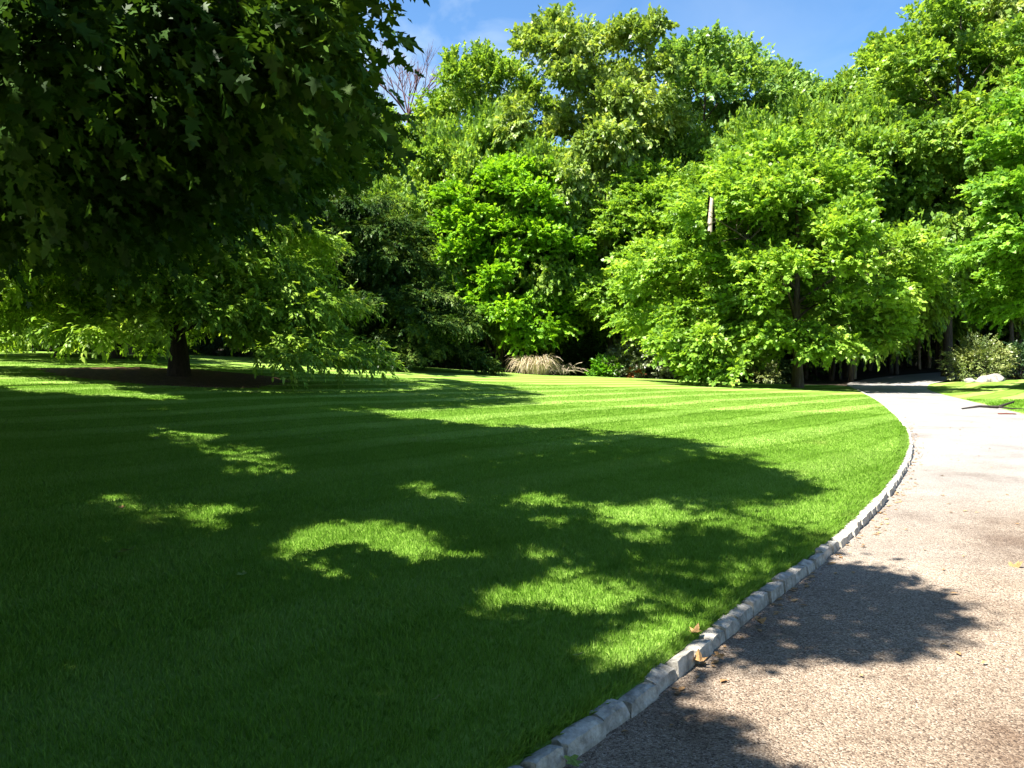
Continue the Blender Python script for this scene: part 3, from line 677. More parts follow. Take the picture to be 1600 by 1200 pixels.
# ------------------------------------------------------------------ layered trees on the left of the lawn
def layered(name, loc, label, height, reach, z0, n_br, seed, base_r, trunk_pts, keep=None, leafmat=M_LAYER, leaf=.15, profile=None, group=None, drop=.13, sp=17, nlf=13):
    g = np.random.default_rng(seed); C = []; O = []; tb = Tubes()
    tp = np.asarray(trunk_pts, float); n = len(tp); rad = base_r*(1-.85*np.linspace(0, 1, n)); rad[0] *= 1.3; tb.add(tp, rad, 8, .15)
    root = empty(name, loc, label, 'tree', group)
    for i in range(n_br):
        t = (i+.5)/n_br; z = z0+(height-z0)*t**.85; az = i*2.4+g.normal()*.3
        L_ = reach*(profile(t) if profile else (1-.55*t**2))*g.uniform(.75, 1.1)
        za = z*.78; a = np.array([np.interp(za, tp[:, 2], tp[:, k]) for k in range(3)])
        e = np.array([a[0]+L_*math.cos(az), a[1]+L_*math.sin(az), z-drop*L_-.15])
        m = a*.45+e*.55; m[2] = max(a[2], e[2])+.22*L_
        pts = curve3(a, m, e, 9); tb.add(pts, np.linspace(.025+.012*L_, .008, 9), 5)
        k = max(3, int(L_/.62))
        for s in np.linspace(.28, 1.0, k):
            q = np.array([np.interp(s, np.linspace(0, 1, 9), pts[:, j]) for j in range(3)])
            wdt = .55*L_*s*.7
            sdv = np.array([-math.sin(az), math.cos(az), 0]); nn = max(1, int(wdt/.55))
            for w in (np.linspace(-wdt, wdt, 2*nn+1) if nn > 0 else [0]):
                C.append(q+sdv*w+g.normal(size=3)*np.array([.14, .14, .06])-np.array([0, 0, .12*abs(w)])); O.append([math.cos(az), math.sin(az), -.2])
    C = np.array(C); O = norm(np.array(O)+g.normal(size=C.shape)*.15)
    lo = np.asarray(loc, float); kf = (lambda P: keep(P+lo)) if keep else None
    V, k, tint = sprays(C, g.uniform(.4, .62, len(C)), O, sp, nlf, .55, leaf, .42, LONG, g, flat=.22, droop=.28, ldroop=.2, jit=.18, lift=-.06, upn=2.2, keep=kf, dz=1.0)
    link('crown', fast_mesh('crown', V, k, tint), root, leafmat); link('trunk', tb.mesh('trunk'), root, BARK_DARK)
    return root
def keep_sun(P): return ~blocks_sun(P)
l1 = at(278, 588)
layered('layered_tree', l1, 'wide low tree with layered fan-like sprays and a thick dark trunk in the mulch bed', 6.2, 5.7, 1.55, 29, 41, .32, [(0, 0, -.3), (0, .05, .9), (-.1, .1, 1.8), (.1, 0, 3), (0, 0, 4.6)], keep_sun)
l2 = at(633, 577)
layered('layered_tree', l2, 'dark layered tree with a thin leaning trunk on the lawn left of the bright maple', 9.6, 4.9, 1.1, 50, 42, .11, [(0, 0, -.3), (.12, 0, .5), (-.8, .3, 1.8), (-1.8, .5, 3.5), (-2.1, .5, 7)], None, leafmat=M_LAYER_SHADED, drop=.18, profile=lambda t: 1-.58*t**2)
l3 = dep(510, 44.5)
layered('layered_tree', l3, 'dark layered tree behind the leaning one with its thin trunk at the far lawn edge', 9.5, 4.6, .8, 44, 43, .12, [(0, 0, -.3), (.15, 0, .6), (.1, .3, 2.5), (0, .3, 5), (0, .3, 8.5)], None, leafmat=M_LAYER_SHADED, drop=.18, profile=lambda t: 1-.7*t**1.3)
l4 = dep(92, 33)
layered('layered_tree', l4, 'small layered tree with a short forked trunk at the far left of the lawn', 5.4, 4.4, 1.15, 26, 44, .2, [(0, 0, -.3), (.05, 0, .5), (-.1, .1, 1.5), (0, 0, 2.6), (0, 0, 4.2)], keep_sun)

# ------------------------------------------------------------------ lawn trees in the middle and on the right
SNAG = [(1105,302),(1116,308),(1120,335),(1120,364),(1104,362),(1103,330)]
SNAGW = np.array([((1111-CX)/FPX*50.2, 50.2, zat(py, 50.2)) for py in (305, 318, 331, 344, 357)])
def keep_snag(P):
    px, py, d = project(P); r = inpoly(px, py, SNAG)
    for q in SNAGW:
        dv = P-q; al = dv@SUND; r |= (al > .3) & (((dv-al[:, None]*SUND)**2).sum(1) < .16)
    return ~r
g = np.random.default_rng(51)
b1 = dep(782, 53); top1 = zat(248, 53)-b1[2]
Cb = crown_points(92, g, 2.4, top1-.9, 4.8, 4.2, lambda t: (1-t**3.4)**.55*(.84+.16*min(1, 5*t)), .14, .2); Cb[:, 0] += .15; mid = (0, 0, 3.0)
Cc, rc = boughs(Cb, g.uniform(1.0, 1.55, len(Cb)), g, 10, mid)
low = np.array([(1.5, -4.6, 1.6), (2.1, -4.5, 2.3), (2.6, -4.3, 2.0), (1.9, -4.7, 2.7), (2.9, -4.0, 2.9), (1.2, -4.2, 2.7)]); Cc = np.vstack([Cc, low]); rc = np.concatenate([rc, np.full(6, .55)])
make_tree('bright_maple', b1, 'bright yellow-green rounded maple in the middle above the dry grass clump', 'tree', Cc, rc, leafmat=M_BRIGHT, top=9.5, base_r=.2, n_spray=15, n_leaf=12, slen=.6, leaf=.20, width=.95, seed=52, flat=.65, droop=.25, ldroop=.35, jit=.28, limbC=np.vstack([Cb, low]), crown_mid=mid, upn=.8, outn=.6)
tb = Tubes(); rt = [o for o in COL.objects if o.name == 'bright_maple'][0]
for i in range(9):
    a = i*.7; p0 = np.array([.28*math.cos(a), .25*math.sin(a), -.2]); p2 = np.array([1.3*math.cos(a), 1.2*math.sin(a), 2.8+.3*math.sin(i*2)])
    tb.add(curve3(p0, p0*.6+p2*.4+np.array([0, 0, .6]), p2, 6), np.linspace(.075, .04, 6), 6)
link('stem', tb.mesh('stem'), rt, BARK)

b2 = dep(1080, 53); top2 = zat(250, 53)-b2[2]
C = crown_points(84, g, 4.6, top2-.8, 6.0, 4.0, lambda t: (1-t**2.6)**.6*(.8+.2*min(1, 5*t)), .2, .2); C[:, 0] -= 2.0
C = np.vstack([C, [(-4.2, -2, 5.0), (-5.8, -1.5, 5.8), (1.7, -2.4, 1.5), (2.1, -2.6, 2.4), (1.2, -2.5, 2.2), (2.6, -2.4, 1.6)]]); mid = (0, 0, 3.2); R_ = g.uniform(1.1, 1.7, len(C)); R_[-4:] = .8
Cc, rc = boughs(C, R_, g, 9, mid)
make_tree('lawn_tree', b2, 'soft green broad tree with a straight brown trunk right of the orange flowers', 'tree', Cc, rc, leafmat=M_LOCUST, top=top2*.85, base_r=.30, n_spray=15, n_leaf=13, slen=.75, leaf=.20, width=.8, seed=54, flat=.65, droop=.22, ldroop=.3, jit=.34, dz=.6, keepleaf=keep_snag, limbC=C, crown_mid=mid, upn=.8, outn=.6)
b3 = at(1246, 606); 
if b3[1] > 46: b3 = dep(1246, 43.5)
top3 = zat(208, b3[1])-b3[2]
C = crown_points(84, g, 2.7, top3-.8, 5.7, 4.8, lambda t: (1-t**1.7)**.62*(.86+.14*min(1, 5*t)), .42, .2)
C = np.vstack([C, [(4.6, -1.5, 4.6), (5.2, -1.2, 5.2), (4.2, -1.8, 3.3), (.3, -3, 2.6), (.6, -3.2, 2.2), (-1.2, -3, 2.6), (-3.6, -2.6, 2.4), (-4.4, -2.4, 1.7), (-5.0, -2.2, 1.2), (-4.2, -2.6, 1.0), (-5.4, -2.0, 2.2), (1.4, -3.2, 2.2), (3.6, -2.6, 2.6)]]); C[:, 0] -= np.where(C[:, 2] > 1.5, 1.1, 0); mid = (0, 0, 3.4); R_ = g.uniform(1.1, 1.7, len(C)); R_[-11:] = .85
Cc, rc = boughs(C, R_, g, 9, mid)
make_tree('lawn_tree', b3, 'largest soft green lawn tree spreading beside the far bend of the driveway', 'tree', Cc, rc, leafmat=M_LOCUST, top=top3*.85, base_r=.24, n_spray=15, n_leaf=13, slen=.75, leaf=.20, width=.8, seed=55, flat=.65, droop=.22, ldroop=.3, jit=.34, dz=.6, keepleaf=keep_snag, limbC=C, crown_mid=mid, upn=.8, outn=.6)
b4 = dep(1700, 36.5); top4 = zat(40, 36.5)-b4[2]
C = crown_points(85, g, 3.6, top4-.8, 4.8, 4.6, lambda t: max(.12, (1-t**2.6))**.7*(.75+.25*min(1, t*5)), .18, .2); mid = (0, 0, 5)
Cc, rc = boughs(C, g.uniform(1.0, 1.5, len(C)), g, 9, mid, flat=.42)
make_tree('right_maple', b4, 'tall fresh green maple at the right edge beside the boulders', 'tree', Cc, rc, leafmat=M_RIGHT, top=top4*.9, base_r=.3, n_spray=15, n_leaf=12, slen=.62, leaf=.19, width=.95, seed=56, flat=.5, droop=.3, ldroop=.4, jit=.24, limbC=C, crown_mid=mid, upn=.8, outn=.55)

# ------------------------------------------------------------------ the wood behind: four kinds, copied
def forest_kind(kind, seed, h, z0, r, prof, m, leaf, n, bark=BARK, nm=14, tr=.26, width=.7, wob_=.22, sp=15, nlf=13, ldroop=.3, rr=(1.3, 2.1), per=8):
    g = np.random.default_rng(seed)
    C = crown_points(n, g, z0, h-1.0, r, r, prof, wob_, .22); mid = (0, 0, z0+.45*(h-z0))
    Cc, rc = boughs(C, g.uniform(*rr, len(C)), g, per, mid)
    return make_tree(kind, (0, 0, 0), '', 'tree', Cc, rc, leafmat=m, bark=bark, top=h*.92, base_r=tr, n_spray=sp, n_leaf=nlf, slen=.8, leaf=leaf, width=width, seed=seed+1, n_main=nm, flat=.7, droop=.25, ldroop=ldroop, jit=.32, attach=.7, limbC=C, crown_mid=mid, upn=.8, outn=.6)
K_TALL = forest_kind('forest_tree', 61, 24, 5.5, 5.2, ROUND, M_FOREST, .26, 72)
K_OAK = forest_kind('oak_tree', 63, 24, 6.0, 5.6, ROUND, M_OLIVE, .30, 66, wob_=.26, ldroop=.5, rr=(1.4, 2.2))
K_BLUE = forest_kind('ash_tree', 65, 24, 5.0, 5.0, ROUND, M_BLUE, .25, 64, wob_=.28)
K_SMALL = forest_kind('understory_tree', 67, 11, 1.6, 3.8, DOME, M_FOREST, .22, 42, tr=.13, rr=(.9, 1.5))
K_CONE = forest_kind('cone_tree', 69, 12, 1.5, 2.6, CONE, M_LOCUST, .21, 40, tr=.13, rr=(.7, 1.1))
used = set()
def put(K, Kh, px, Y, top_py, hw_px, label, Kr, rz=None, grp=None, kz=None, xz=None):
    p = dep(px, Y); p[2] -= .15
    hgt = zat(top_py, Y)-p[2]; sz = hgt/Kh; sx = hw_px/FPX*Y/Kr
    first = K.name not in used; used.add(K.name)
    return place(K, p, rng.random()*6.28 if rz is None else rz, (sx, sx, sz), label, grp, first)
T_, O_, B_, U_, N_ = (K_TALL, 24), (K_OAK, 24), (K_BLUE, 24), (K_SMALL, 11), (K_CONE, 12)
RAD = {id(K_TALL): 5.6, id(K_OAK): 6.0, id(K_BLUE): 5.4, id(K_SMALL): 4.2, id(K_CONE): 2.9}
wood = [
 (T_, 752, 62, 48, 92, 'tall green tree on the skyline left of the tallest oak'),
 (O_, 925, 57, 6, 118, 'tallest olive-green oak with a rounded top high in the middle of the skyline'),
 (B_, 1105, 61, 48, 118, 'cool green ragged-topped tree on the skyline right of the tallest oak'),
 (B_, 1225, 65, 85, 95, 'cool green tree with sky gaps on the skyline above the largest lawn tree'),
 (T_, 1320, 67, 90, 90, 'small-looking green treetop low on the skyline right of the sky-gap tree'),
 (B_, 1392, 62, 62, 85, 'thin cool green treetop on the skyline left of the tall right-hand trees'),
 (T_, 1480, 54, -35, 140, 'tall yellowish green tree rising to the top edge above the driveway bend'),
 (O_, 1590, 57, -70, 125, 'olive tree with bare limbs showing at the top right corner'),
 (T_, 662, 60, 165, 80, 'green tree below the bare treetop at the left end of the skyline'),
 (T_, 560, 63, 120, 75, 'green tree showing past the edge of the big dark canopy'),
 (O_, 450, 58, 40, 100, 'tree in the wood hidden behind the dark canopy above the layered trees'),
 (T_, 320, 56, 60, 100, 'tree in the wood glimpsed through the dark canopy above the wide layered tree'),
 (B_, 180, 54, 20, 110, 'tree in the wood glimpsed through the dark canopy near the left side'),
 (T_, 30, 52, 10, 110, 'tree in the wood at the far left edge behind the maple leaves'),
 (U_, 715, 55, 175, 92, 'mid-height green tree just above the left shoulder of the bright maple'),
 (U_, 850, 54, 205, 92, 'mid-height green tree directly above the bright maple'),
 (N_, 928, 57, 185, 52, 'narrow yellow-green pointed tree between the bright maple and the soft green trees'),
 (U_, 1010, 56, 225, 78, 'mid-height green tree behind the left soft green lawn tree'),
 (U_, 1180, 55, 160, 100, 'mid-height tree behind the top of the largest lawn tree'),
 (U_, 1330, 53, 150, 110, 'mid-height tree behind the right shoulder of the largest lawn tree'),
 (T_, 1580, 54, 150, 85, 'mid-height tree between the driveway end and the right-edge maple'),
 (U_, 1640, 60, 330, 110, 'mid-height tree behind the right-edge maple low in the wood'),
 (U_, 1560, 66, 380, 80, 'lower tree deep behind the rhododendron'),
 (U_, 650, 58, 215, 75, 'mid-height green tree below the bare treetop left of the bright maple'),
 (U_, 985, 59, 150, 95, 'mid-height green tree between the tallest oak and the left soft green tree'),
 (U_, 1095, 58, 175, 90, 'mid-height green tree directly above the broken birch trunk'),
 (U_, 1255, 59, 135, 100, 'mid-height green tree above the crown of the largest lawn tree'),
 (U_, 1400, 60, 150, 100, 'mid-height green tree above the dark end of the driveway, behind its neighbours'),
 (U_, 770, 58, 150, 90, 'mid-height green tree below the left skyline tree, above the bright maple'),
 (U_, 620, 56, 265, 70, 'mid-height green tree behind the leaning dark layered tree'),
 (U_, 470, 54, 300, 80, 'mid-height tree behind the layered trees on the left'),
 (U_, 60, 46, 330, 100, 'mid-height tree at the left edge behind the small layered tree'),
 (U_, 330, 50, 330, 90, 'mid-height tree behind the wide layered tree'),
]
for (K, Kh), px, Y, tp, hw, lab in wood:
    put(K, Kh, px, Y, tp, hw, lab, RAD[id(K)])
# the shading trees left of the layered ones
put(K_OAK, 24, 205, 39, -10, 170, 'pale-trunked tree behind the wide layered tree on the left', 6.0)
# deeper rows that close the wood
g = np.random.default_rng(71)
for i, px in enumerate(np.linspace(-150, 1750, 17)):
    K, Kh = [T_, O_, B_][i % 3]; Y = 76+g.uniform(-4, 5)
    put(K, Kh, px+g.uniform(-25, 25), Y, g.uniform(185, 235), 100, 'tree deep in the wood closing the gaps behind the front trees', RAD[id(K)], grp='trees deep in the wood')

# unseen trees added behind the viewpoint to cut sky light on the lawn
for px, y, lab in [(-14, -15, 'unseen tree added behind the viewpoint left of the driveway'), (-4, -19, 'unseen tree added behind the viewpoint at the near end of the driveway'), (7, -16, 'unseen tree added behind the viewpoint right of the driveway'), (-24, -4, 'unseen tree added at the left behind the shading maples')]:
    place(K_TALL, (px, y, float(H(px, y))-.15), px, (1.15, 1.15, .8), lab)

# shaded trunks at the end of the drive
tb = Tubes(); g = np.random.default_rng(73)
n = 10; zz = np.linspace(-.3, 11, n); tb.add(np.stack([np.sin(zz*.5)*.05, np.cos(zz*.4)*.05, zz], 1), np.linspace(.17, .09, n), 8, .1)
for k in range(7):
    z = 4+k*.9; a = k*2.3; tb.add(curve3(np.array([0, 0, z]), np.array([.5*math.cos(a), .5*math.sin(a), z+.2]), np.array([1.2*math.cos(a), 1.2*math.sin(a), z+.1]), 4), [.03, .022, .015, .008], 4)
SL = empty('slim_tree', (0, 0, 0), 'slim dark trunk in the shaded wood beyond the driveway end', 'tree', 'slim trunks in the shaded wood')
link('trunk', tb.mesh('trunk'), SL, BARK)
for i in range(46):
    px = g.uniform(1190, 1530) if i < 30 else g.uniform(640, 1190); Y = g.uniform(54, 70) if i < 30 else g.uniform(53, 62); p = dep(px, Y); p[2] -= .15
    if 1340 < px < 1560 and Y < 63.5: Y = 63.5+g.uniform(0, 7); p = dep(px, Y); p[2] -= .15
    s = g.uniform(.6, 1.35); o = SL if i == 0 else dup(SL); o.location = p; o.rotation_euler = (g.normal()*.03, g.normal()*.03, g.random()*6.28); o.scale = (s, s, g.uniform(.9, 1.2))
# a few pale trunks catching sun
tb = Tubes(); tb.add(np.stack([np.sin(zz*.5)*.06, 0*zz, zz], 1), np.linspace(.13, .07, n), 8, .1)
SP = empty('birch_tree', (0, 0, 0), 'thin pale sunlit trunk standing among the dark trunks beyond the driveway end', 'tree', 'pale trunks in the wood')
link('trunk', tb.mesh('trunk'), SP, BARK_PALE)
for i, (px, Y) in enumerate([(1452, 66), (1472, 68), (1437, 65), (1336, 57), (1492, 66), (1430, 70)]):
    o = SP if i == 0 else dup(SP); p = dep(px, Y); p[2] -= .15; o.location = p; s = g.uniform(.7, 1.1); o.scale = (s, s, 1); o.rotation_euler = (g.normal()*.02, g.normal()*.02, i)
# birch snag
p = dep(1107, 50.2); ztop = zat(298, 50.2)-p[2]
tb = Tubes(); zz2 = np.linspace(-.3, ztop, 14); tb.add(np.stack([np.sin(zz2*.6)*.08+zz2*.008, 0*zz2, zz2], 1), np.concatenate([np.linspace(.21, .14, 11), [.13, .115, .07]]), 9, .25)
tb.add(curve3(np.array([.1, 0, ztop*.8]), np.array([-.3, -.1, ztop*.86]), np.array([-.55, -.2, ztop*.84]), 5), [.09, .07, .05, .03, .02], 5)
sn = empty('dead_tree', p, 'pale broken birch trunk sticking up between the soft green lawn trees', 'tree'); link('trunk', tb.mesh('trunk'), sn, BARK_PALE)

# bare treetop on the skyline
p = dep(640, 72); g = np.random.default_rng(77); tb = Tubes()
htop = zat(64, 72)-p[2]; zb = zat(178, 72)-p[2]
tb.add(np.array([(-.6, 0, -.3), (-.5, 0, zb*.5), (-.1, 0, zb*.85), (0, 0, zb)]), [.34, .26, .18, .13], 8, .1)
def twig(a, d, L_, r, lev):
    e = a+d*L_; m = a+d*L_*.5+g.normal(size=3)*.06*L_
    pts = curve3(a, m, e, 5); tb.add(pts, np.linspace(r, r*.45, 5), 4)
    if lev == 0: return
    for k in range(4 if lev > 1 else 3):
        s = g.uniform(.3, .95); q = np.array([np.interp(s, np.linspace(0, 1, 5), pts[:, j]) for j in range(3)])
        dd = norm(d + g.normal(size=3)*np.array([.42, .42, .2])+np.array([0, 0, .25])); twig(q, dd, L_*g.uniform(.45, .7), r*.55, lev-1)
for k in range(9):
    a = -1.15+2.3*k/8+g.normal()*.08; d = norm(np.array([math.sin(a)*.9, g.normal()*.25, math.cos(a)])); L_ = (htop-zb)*.72
    twig(np.array([0, 0, zb-.4+.05*k]), d, L_*g.uniform(.75, 1), .075, 3)
bt = empty('bare_tree', p, 'leafless tree with reddish fine twigs against the sky', 'tree'); link('trunk', tb.mesh('trunk'), bt, TWIG_RED)

# foliage mass deep in the wood
g = np.random.default_rng(81)
nC = 1700; xx = g.uniform(-95, 95, nC); yy = g.uniform(80, 92, nC); zz3 = H(xx, yy)+g.random(nC)**1.2*13
C = np.stack([xx, yy, zz3], 1)
V, k, ti = sprays(C, g.uniform(1.2, 2.2, nC), norm(np.stack([0*xx, -1+0*xx, .2+0*xx], 1)), 14, 9, 1.3, .55, .75, KITE, g, flat=.8)
tag(link('far_woodland', fast_mesh('far_woodland', V, k, ti), None, M_FOREST), kind='stuff', label='dark leafy depth of the wood behind all the trees', cat='woodland')
# low undergrowth under the front trees
nC = 420; px_ = g.uniform(-100, 1500, nC); yy = g.uniform(56, 74, nC); xx = (px_-CX)/FPX*yy
kx = ~((px_ > 1280) & (yy < 66)); xx, yy = xx[kx], yy[kx]; nC = len(xx)
C = np.stack([xx, yy, H(xx, yy)+g.random(nC)*2.2], 1)
V, k, ti = sprays(C, g.uniform(.5, 1.1, nC), norm(np.stack([0*xx, -1+0*xx, .4+0*xx], 1)), 14, 9, .7, .24, .7, KITE, g, flat=.8)
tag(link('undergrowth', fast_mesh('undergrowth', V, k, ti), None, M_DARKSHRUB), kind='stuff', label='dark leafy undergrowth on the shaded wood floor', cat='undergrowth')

# ------------------------------------------------------------------ shrubs, grasses, rocks
def shrub(name, loc, label, rx, ry, h, m, seed, n=40, leaf=.13, width=.42, sp=18, nlf=9, slen=.35, tmpl=LONG, cat='shrub', group=None, keep=None):
    g = np.random.default_rng(seed); C = crown_points(n, g, .15, h-.15, rx, ry, DOME, .2, .25); root = empty(name, loc, label, cat, group)
    lo = np.asarray(loc, float)
    V, k, ti = sprays(C, g.uniform(.28, .48, len(C))*min(1.3, .55+.3*h), norm(C-np.array([0, 0, h*.3])), sp, nlf, slen, leaf, width, tmpl, g, flat=.7, droop=.15, ldroop=.15, jit=.35, keep=(lambda P: keep(P+lo)) if keep else None)
    link('foliage', fast_mesh('foliage', V, k, ti), root, m)
    tb = Tubes()
    for i in range(min(14, len(C))):
        c = C[i]; tb.add(curve3(np.array([c[0]*.12, c[1]*.12, -.2]), np.array([c[0]*.4, c[1]*.4, c[2]*.6]), c, 5), np.linspace(.028, .008, 5), 5)
    link('stem', tb.mesh('stem'), root, BARK_DARK); return root
shrub('rhododendron', dep(1532, 48.5), 'olive-yellow rhododendron behind the pale boulders on the right', 1.75, 1.4, 2.6, M_RHODO, 101, 70)
shrub('rhododendron', dep(1592, 49.5), 'greener low shrub right of the rhododendron at the right edge', 1.5, 1.3, 2.1, M_DARKSHRUB, 102, 45)
shrub('grey_shrub', dep(1008, 51.2), 'grey-green shrub behind the orange flowers', 2.5, 1.5, 2.9, M_GREYSHRUB, 103, 85, leaf=.15)
shrub('grey_shrub', dep(968, 51.0), 'lower grey-green shrub left of the orange flowers', 1.3, 1.0, 1.6, M_GREYSHRUB, 104, 40, leaf=.14)
shrub('fern_plant', dep(945, 50.4), 'small bright green leafy plant at the lawn edge left of the orange flowers', .85, .7, 1.0, M_FERN, 105, 22, leaf=.16, width=.5, cat='plant')
shrub('orange_flowers', dep(990, 50.3), 'low orange flower clump at the lawn edge', .42, .35, .55, M_ORANGE, 106, 12, leaf=.09, width=.9, tmpl=KITE, slen=.2, cat='flowers')
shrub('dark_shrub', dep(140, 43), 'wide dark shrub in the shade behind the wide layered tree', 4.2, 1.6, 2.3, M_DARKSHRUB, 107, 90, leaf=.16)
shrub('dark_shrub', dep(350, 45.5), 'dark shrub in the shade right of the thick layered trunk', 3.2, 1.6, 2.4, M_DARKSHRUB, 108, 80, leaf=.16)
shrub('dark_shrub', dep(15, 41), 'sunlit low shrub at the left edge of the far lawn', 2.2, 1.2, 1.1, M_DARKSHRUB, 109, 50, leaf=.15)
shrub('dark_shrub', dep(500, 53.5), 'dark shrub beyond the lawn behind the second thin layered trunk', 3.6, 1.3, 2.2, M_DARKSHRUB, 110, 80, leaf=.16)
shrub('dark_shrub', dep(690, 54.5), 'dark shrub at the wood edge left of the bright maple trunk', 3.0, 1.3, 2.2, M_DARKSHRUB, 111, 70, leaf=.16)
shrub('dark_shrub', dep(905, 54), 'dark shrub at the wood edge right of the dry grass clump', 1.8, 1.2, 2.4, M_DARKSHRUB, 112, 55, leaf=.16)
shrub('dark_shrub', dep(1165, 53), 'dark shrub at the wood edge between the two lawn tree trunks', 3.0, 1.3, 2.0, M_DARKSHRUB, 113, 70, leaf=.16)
shrub('sunny_shrub', dep(1195, 50.2), 'small yellowish sunlit shrub in the dark between the lawn tree trunks', .8, .6, 1.4, M_RHODO, 114, 16, leaf=.14)

# dry ornamental grass clump and brush heap
def arcs(n, g, base_r, reach, h, w, tilt0=.2):
    V = []
    for i in range(n):
        a = g.random()*6.283; br = base_r*math.sqrt(g.random()); b = np.array([br*math.cos(a), br*math.sin(a), -.03])
        a2 = a+g.normal()*.5; rr = reach*g.uniform(.3, 1.05); hh = h*g.uniform(.55, 1.05)
        m = b+np.array([rr*.35*math.cos(a2), rr*.35*math.sin(a2), hh*1.25]); e = b+np.array([rr*math.cos(a2), rr*math.sin(a2), hh*g.uniform(.05, .75)])
        pts = curve3(b, m, e, 6); sdv = np.array([-math.sin(a2), math.cos(a2), 0])*w
        sdv = norm(sdv+g.normal(size=3)*w*.6)*w
        for k in range(5):
            w0, w1 = (1-k/5*.8), (1-(k+1)/5*.8); V += [pts[k]-sdv*w0, pts[k]+sdv*w0, pts[k+1]+sdv*w1, pts[k+1]-sdv*w1]
    return np.array(V)
g = np.random.default_rng(121)
pg = empty('dry_grass', dep(836, 48.2), 'tan dry ornamental grass clump under the bright maple', 'dry grass')
V = arcs(620, g, .8, 1.2, 1.45, .02); link('blades', fast_mesh('blades', V, 4, np.repeat(g.random(len(V)//20), 5)), pg, M_STRAW)
bh = empty('brush_heap', dep(876, 48.6), 'low heap of pale dry sticks right of the dry grass clump', 'brush heap'); tb = Tubes()
for i in range(60):
    a = g.random()*6.28; c = np.array([g.normal()*.5, g.normal()*.35, .1+g.random()*.35]); dv = np.array([math.cos(a), math.sin(a)*.5, g.normal()*.25]); L_ = g.uniform(.4, .8)
    tb.add(curve3(c-dv*L_, c+np.array([0, 0, .35]), c+dv*L_, 6), np.linspace(.026, .010, 6), 5)
link('sticks', tb.mesh('sticks'), bh, M_STICK)

def rock(name, loc, label, s, seed, rz=0, m=M_ROCK):
    g = np.random.default_rng(seed); import bmesh
    bm = bmesh.new(); bmesh.ops.create_icosphere(bm, subdivisions=4, radius=1)
    pl = [(norm(g.normal(size=3)), g.uniform(.62, .9)) for _ in range(14)]; ph = g.normal(size=(6, 3))*2.2
    for v in bm.verts:
        p = np.array(v.co)
        for nrm, dd in pl:
            q = p@nrm
            if q > dd: p = p-nrm*(q-dd)*.92
        p = p*(1+.035*sum(math.sin(f@p*2+i) for i, f in enumerate(ph))/2)
        v.co = Vector((p[0]*s[0], p[1]*s[1], p[2]*s[2]))
    me = bpy.data.meshes.new(name); bm.to_mesh(me); bm.free(); me.polygons.foreach_set('use_smooth', [True]*len(me.polygons))
    o = link(name, me, None, m); o.location = loc; o.rotation_euler = (0, 0, rz); return tag(o, label, 'boulder')
q = dep(1551, 46.4); rock('boulder', q+np.array([0, 0, .02]), 'large pale boulder on the right lawn in front of the rhododendron', (.9, .6, .5), 131, .3)
q = dep(1515, 46.6); rock('boulder', q+np.array([0, 0, .0]), 'small pinkish boulder left of the large pale one', (.38, .3, .24), 132)
q = dep(1538, 46.2); rock('boulder', q, 'middle-sized pale boulder leaning on the large one', (.5, .4, .36), 135, 1.0)
q = dep(612, 51); rock('flat_stone', q+np.array([0, 0, .05]), 'pale flat stone at the far lawn edge behind the leaning trunk', (.62, .3, .16), 133)
q = dep(594, 51.2); rock('flat_stone', q, 'low pale stone left of the flat one at the far lawn edge', (.5, .3, .14), 134)

# stray branch and stick by the side lawn
br = empty('fallen_branch', at(1548, 640), 'dark crooked fallen branch where the drive meets the right lawn', 'branch'); tb = Tubes()
tb.add(np.array([(-.9, -.1, .03), (-.3, .05, .09), (.2, 0, .07), (.75, .12, .22)]), [.02, .035, .045, .03], 6); tb.add(np.array([(.2, 0, .07), (.5, -.2, .04), (.9, -.25, .03)]), [.03, .02, .01], 5)
link('limb', tb.mesh('limb'), br, BARK_DARK)
tb = Tubes(); tb.add(np.array([(-.28, 0, .02), (0, .02, .03), (.3, 0, .02)]), [.022, .025, .02], 6); o = link('red_stick', tb.mesh('red_stick'), None, M_RED); o.location = at(1573, 648); o.scale = (.75, .75, .75); o.rotation_euler = (0, 0, -.2); tag(o, 'short reddish stick on the right edge of the driveway', 'stick')

# fallen leaves
def leaf_mesh(name, curl):
    V = [(u-.4, v, .14*abs(v)*2+curl*(u-.4)**2*2.2) for u, v in _mp]; return poly_mesh(name, V, [tuple(range(len(V)))])
lms = [leaf_mesh('fallen_leaf', .6), leaf_mesh('fallen_leaf', .3)]
lms[0].materials.append(M_DEADLEAF); lms[1].materials.append(M_GREENLEAF)
spots = [(197,873,1,'pale green fallen leaf alone in the left lawn shade',.13), (378,910,1,'small pale fallen leaf in the lawn shade below the big sunny patch',.07), (1588,882,0,'orange dead leaf on the bright driveway at the right edge',.10),
 (1122,1018,0,'pale curled leaf on the drive against the kerb near the branch shadow',.06), (1092,1022,0,'brown leaf on the drive right under the kerb',.08), (1086,1002,0,'reddish leaf lying on top of the kerb beside the sunny grass',.07),
 (895,1180,1,'small greenish leaf on the drive at the lowest visible kerb stones',.07), (1185,965,0,'brown leaf by the kerb at the upper edge of the branch shadow',.08), (905,1036,1,'thin pale leaf in the shaded lawn near the kerb',.06), (685,1105,1,'narrow pale leaf deep in the bottom lawn shade',.06), (245,690,1,'bright leaf on the left lawn below the sunny strip',.10), (500,690,1,'yellow-green leaf in the mid lawn shade',.10), (190,802,0,'pale dead leaf in the left speckled sun patch',.05)]
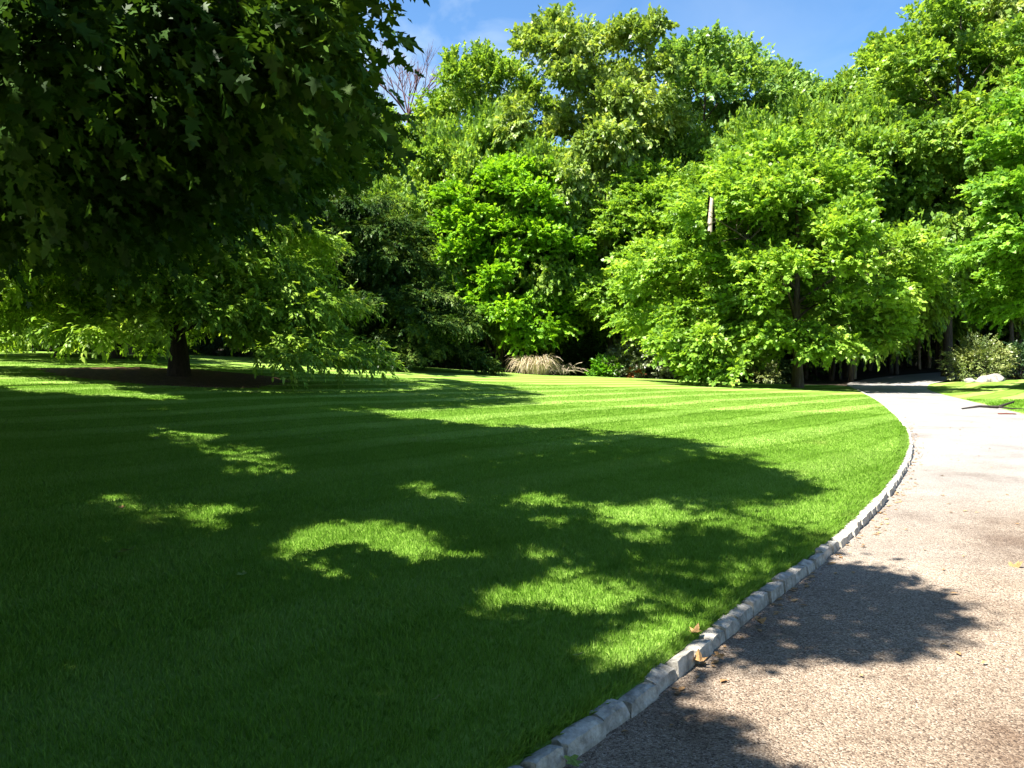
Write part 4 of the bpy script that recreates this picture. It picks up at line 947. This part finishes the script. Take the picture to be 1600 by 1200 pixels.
for i, (px, py, k, lab, sz) in enumerate(spots):
    o = link('fallen_leaf', lms[1-k] if False else lms[k], None); p = at(px, py); road = px > 1088 and k == 0 or px in (1588, 1120, 895, 1185, 1092)
    p[2] += -.035 if road and px != 1086 else .035
    o.location = p; o.scale = (sz, sz, sz); o.rotation_euler = (g.normal()*.25, g.normal()*.25, g.random()*6.28); tag(o, lab, 'leaf', 'fallen leaves')

# drifted leaf bits and grit along the kerb and over the drive
g = np.random.default_rng(141); Vb = []; n = 420
uu = g.uniform(float(np.interp(1.5, KLc[:, 1], ks)), float(np.interp(20, KLc[:, 1], ks)), n); off = np.where(g.random(n) < .72, .02+np.abs(g.normal(size=n))*.07, g.uniform(.1, 3.0, n))
for u, o_ in zip(uu, off):
    p = kpt(u); t = kpt(u+.05)-p; t /= np.linalg.norm(t); q = p+np.array([t[1], -t[0]])*o_
    z = float(H(q[0], q[1]))-.064+.035*(1-(2*min(1, o_/3.3)-1)**2)+.05*min(1, o_/3.3)**2+.006
    a = g.random()*6.28; L_ = g.uniform(.012, .035); ca, sa = math.cos(a)*L_, math.sin(a)*L_; h = g.uniform(.002, .012)
    Vb += [(q[0]-ca, q[1]-sa, z), (q[0]-sa*.5, q[1]+ca*.5, z+h), (q[0]+ca, q[1]+sa, z+h*.4), (q[0]+sa*.5, q[1]-ca*.5, z+h*.7)]
tag(link('leaf_debris', fast_mesh('leaf_debris', np.array(Vb), 4), None, M_DEADLEAF), kind='stuff', label='small dry leaf bits drifted along the kerb', cat='leaf debris')
# uncut grass leaning over the back of the kerb
n = 26000; uu = g.uniform(float(np.interp(1.2, KLc[:, 1], ks)), float(np.interp(16, KLc[:, 1], ks)), n)
P = np.stack([np.interp(uu, ks, KLc[:, 0]), np.interp(uu, ks, KLc[:, 1])], 1); Q = np.stack([np.interp(uu+.05, ks, KLc[:, 0]), np.interp(uu+.05, ks, KLc[:, 1])], 1)-P
Q /= np.linalg.norm(Q, axis=1)[:, None]; nn = np.stack([-Q[:, 1], Q[:, 0]], 1); b2_ = P+nn*(KW-.012+np.abs(g.normal(size=n))*.05)[:, None]
keepb = g.random(n) < .35+.65*(wob(b2_[:, 0], b2_[:, 1], 3) > -.05); b2_, nn = b2_[keepb], nn[keepb]; n = len(b2_)
b = np.stack([b2_[:, 0], b2_[:, 1], H(b2_[:, 0], b2_[:, 1])-.005], 1); hh = g.uniform(.025, .07, n); ln = g.uniform(-.01, .045, n); az = g.random(n)*6.28
tip = b+np.stack([-nn[:, 0]*ln+g.normal(size=n)*.012, -nn[:, 1]*ln+g.normal(size=n)*.012, hh], 1); mid = b+(tip-b)*np.array([.35, .35, .62]); w = np.stack([np.cos(az), np.sin(az), 0*az], 1)*np.clip(.0011*b[:, 1], .004, .012)[:, None]
V = np.stack([b-w*.5, b+w*.5, mid+w*.42, tip, mid-w*.42], 1).reshape(-1, 3)
tag(link('edge_grass', fast_mesh('edge_grass', V, 5, g.random(n)), None, M_BLADE), kind='stuff', label='longer grass leaning over the back of the kerb', cat='grass')
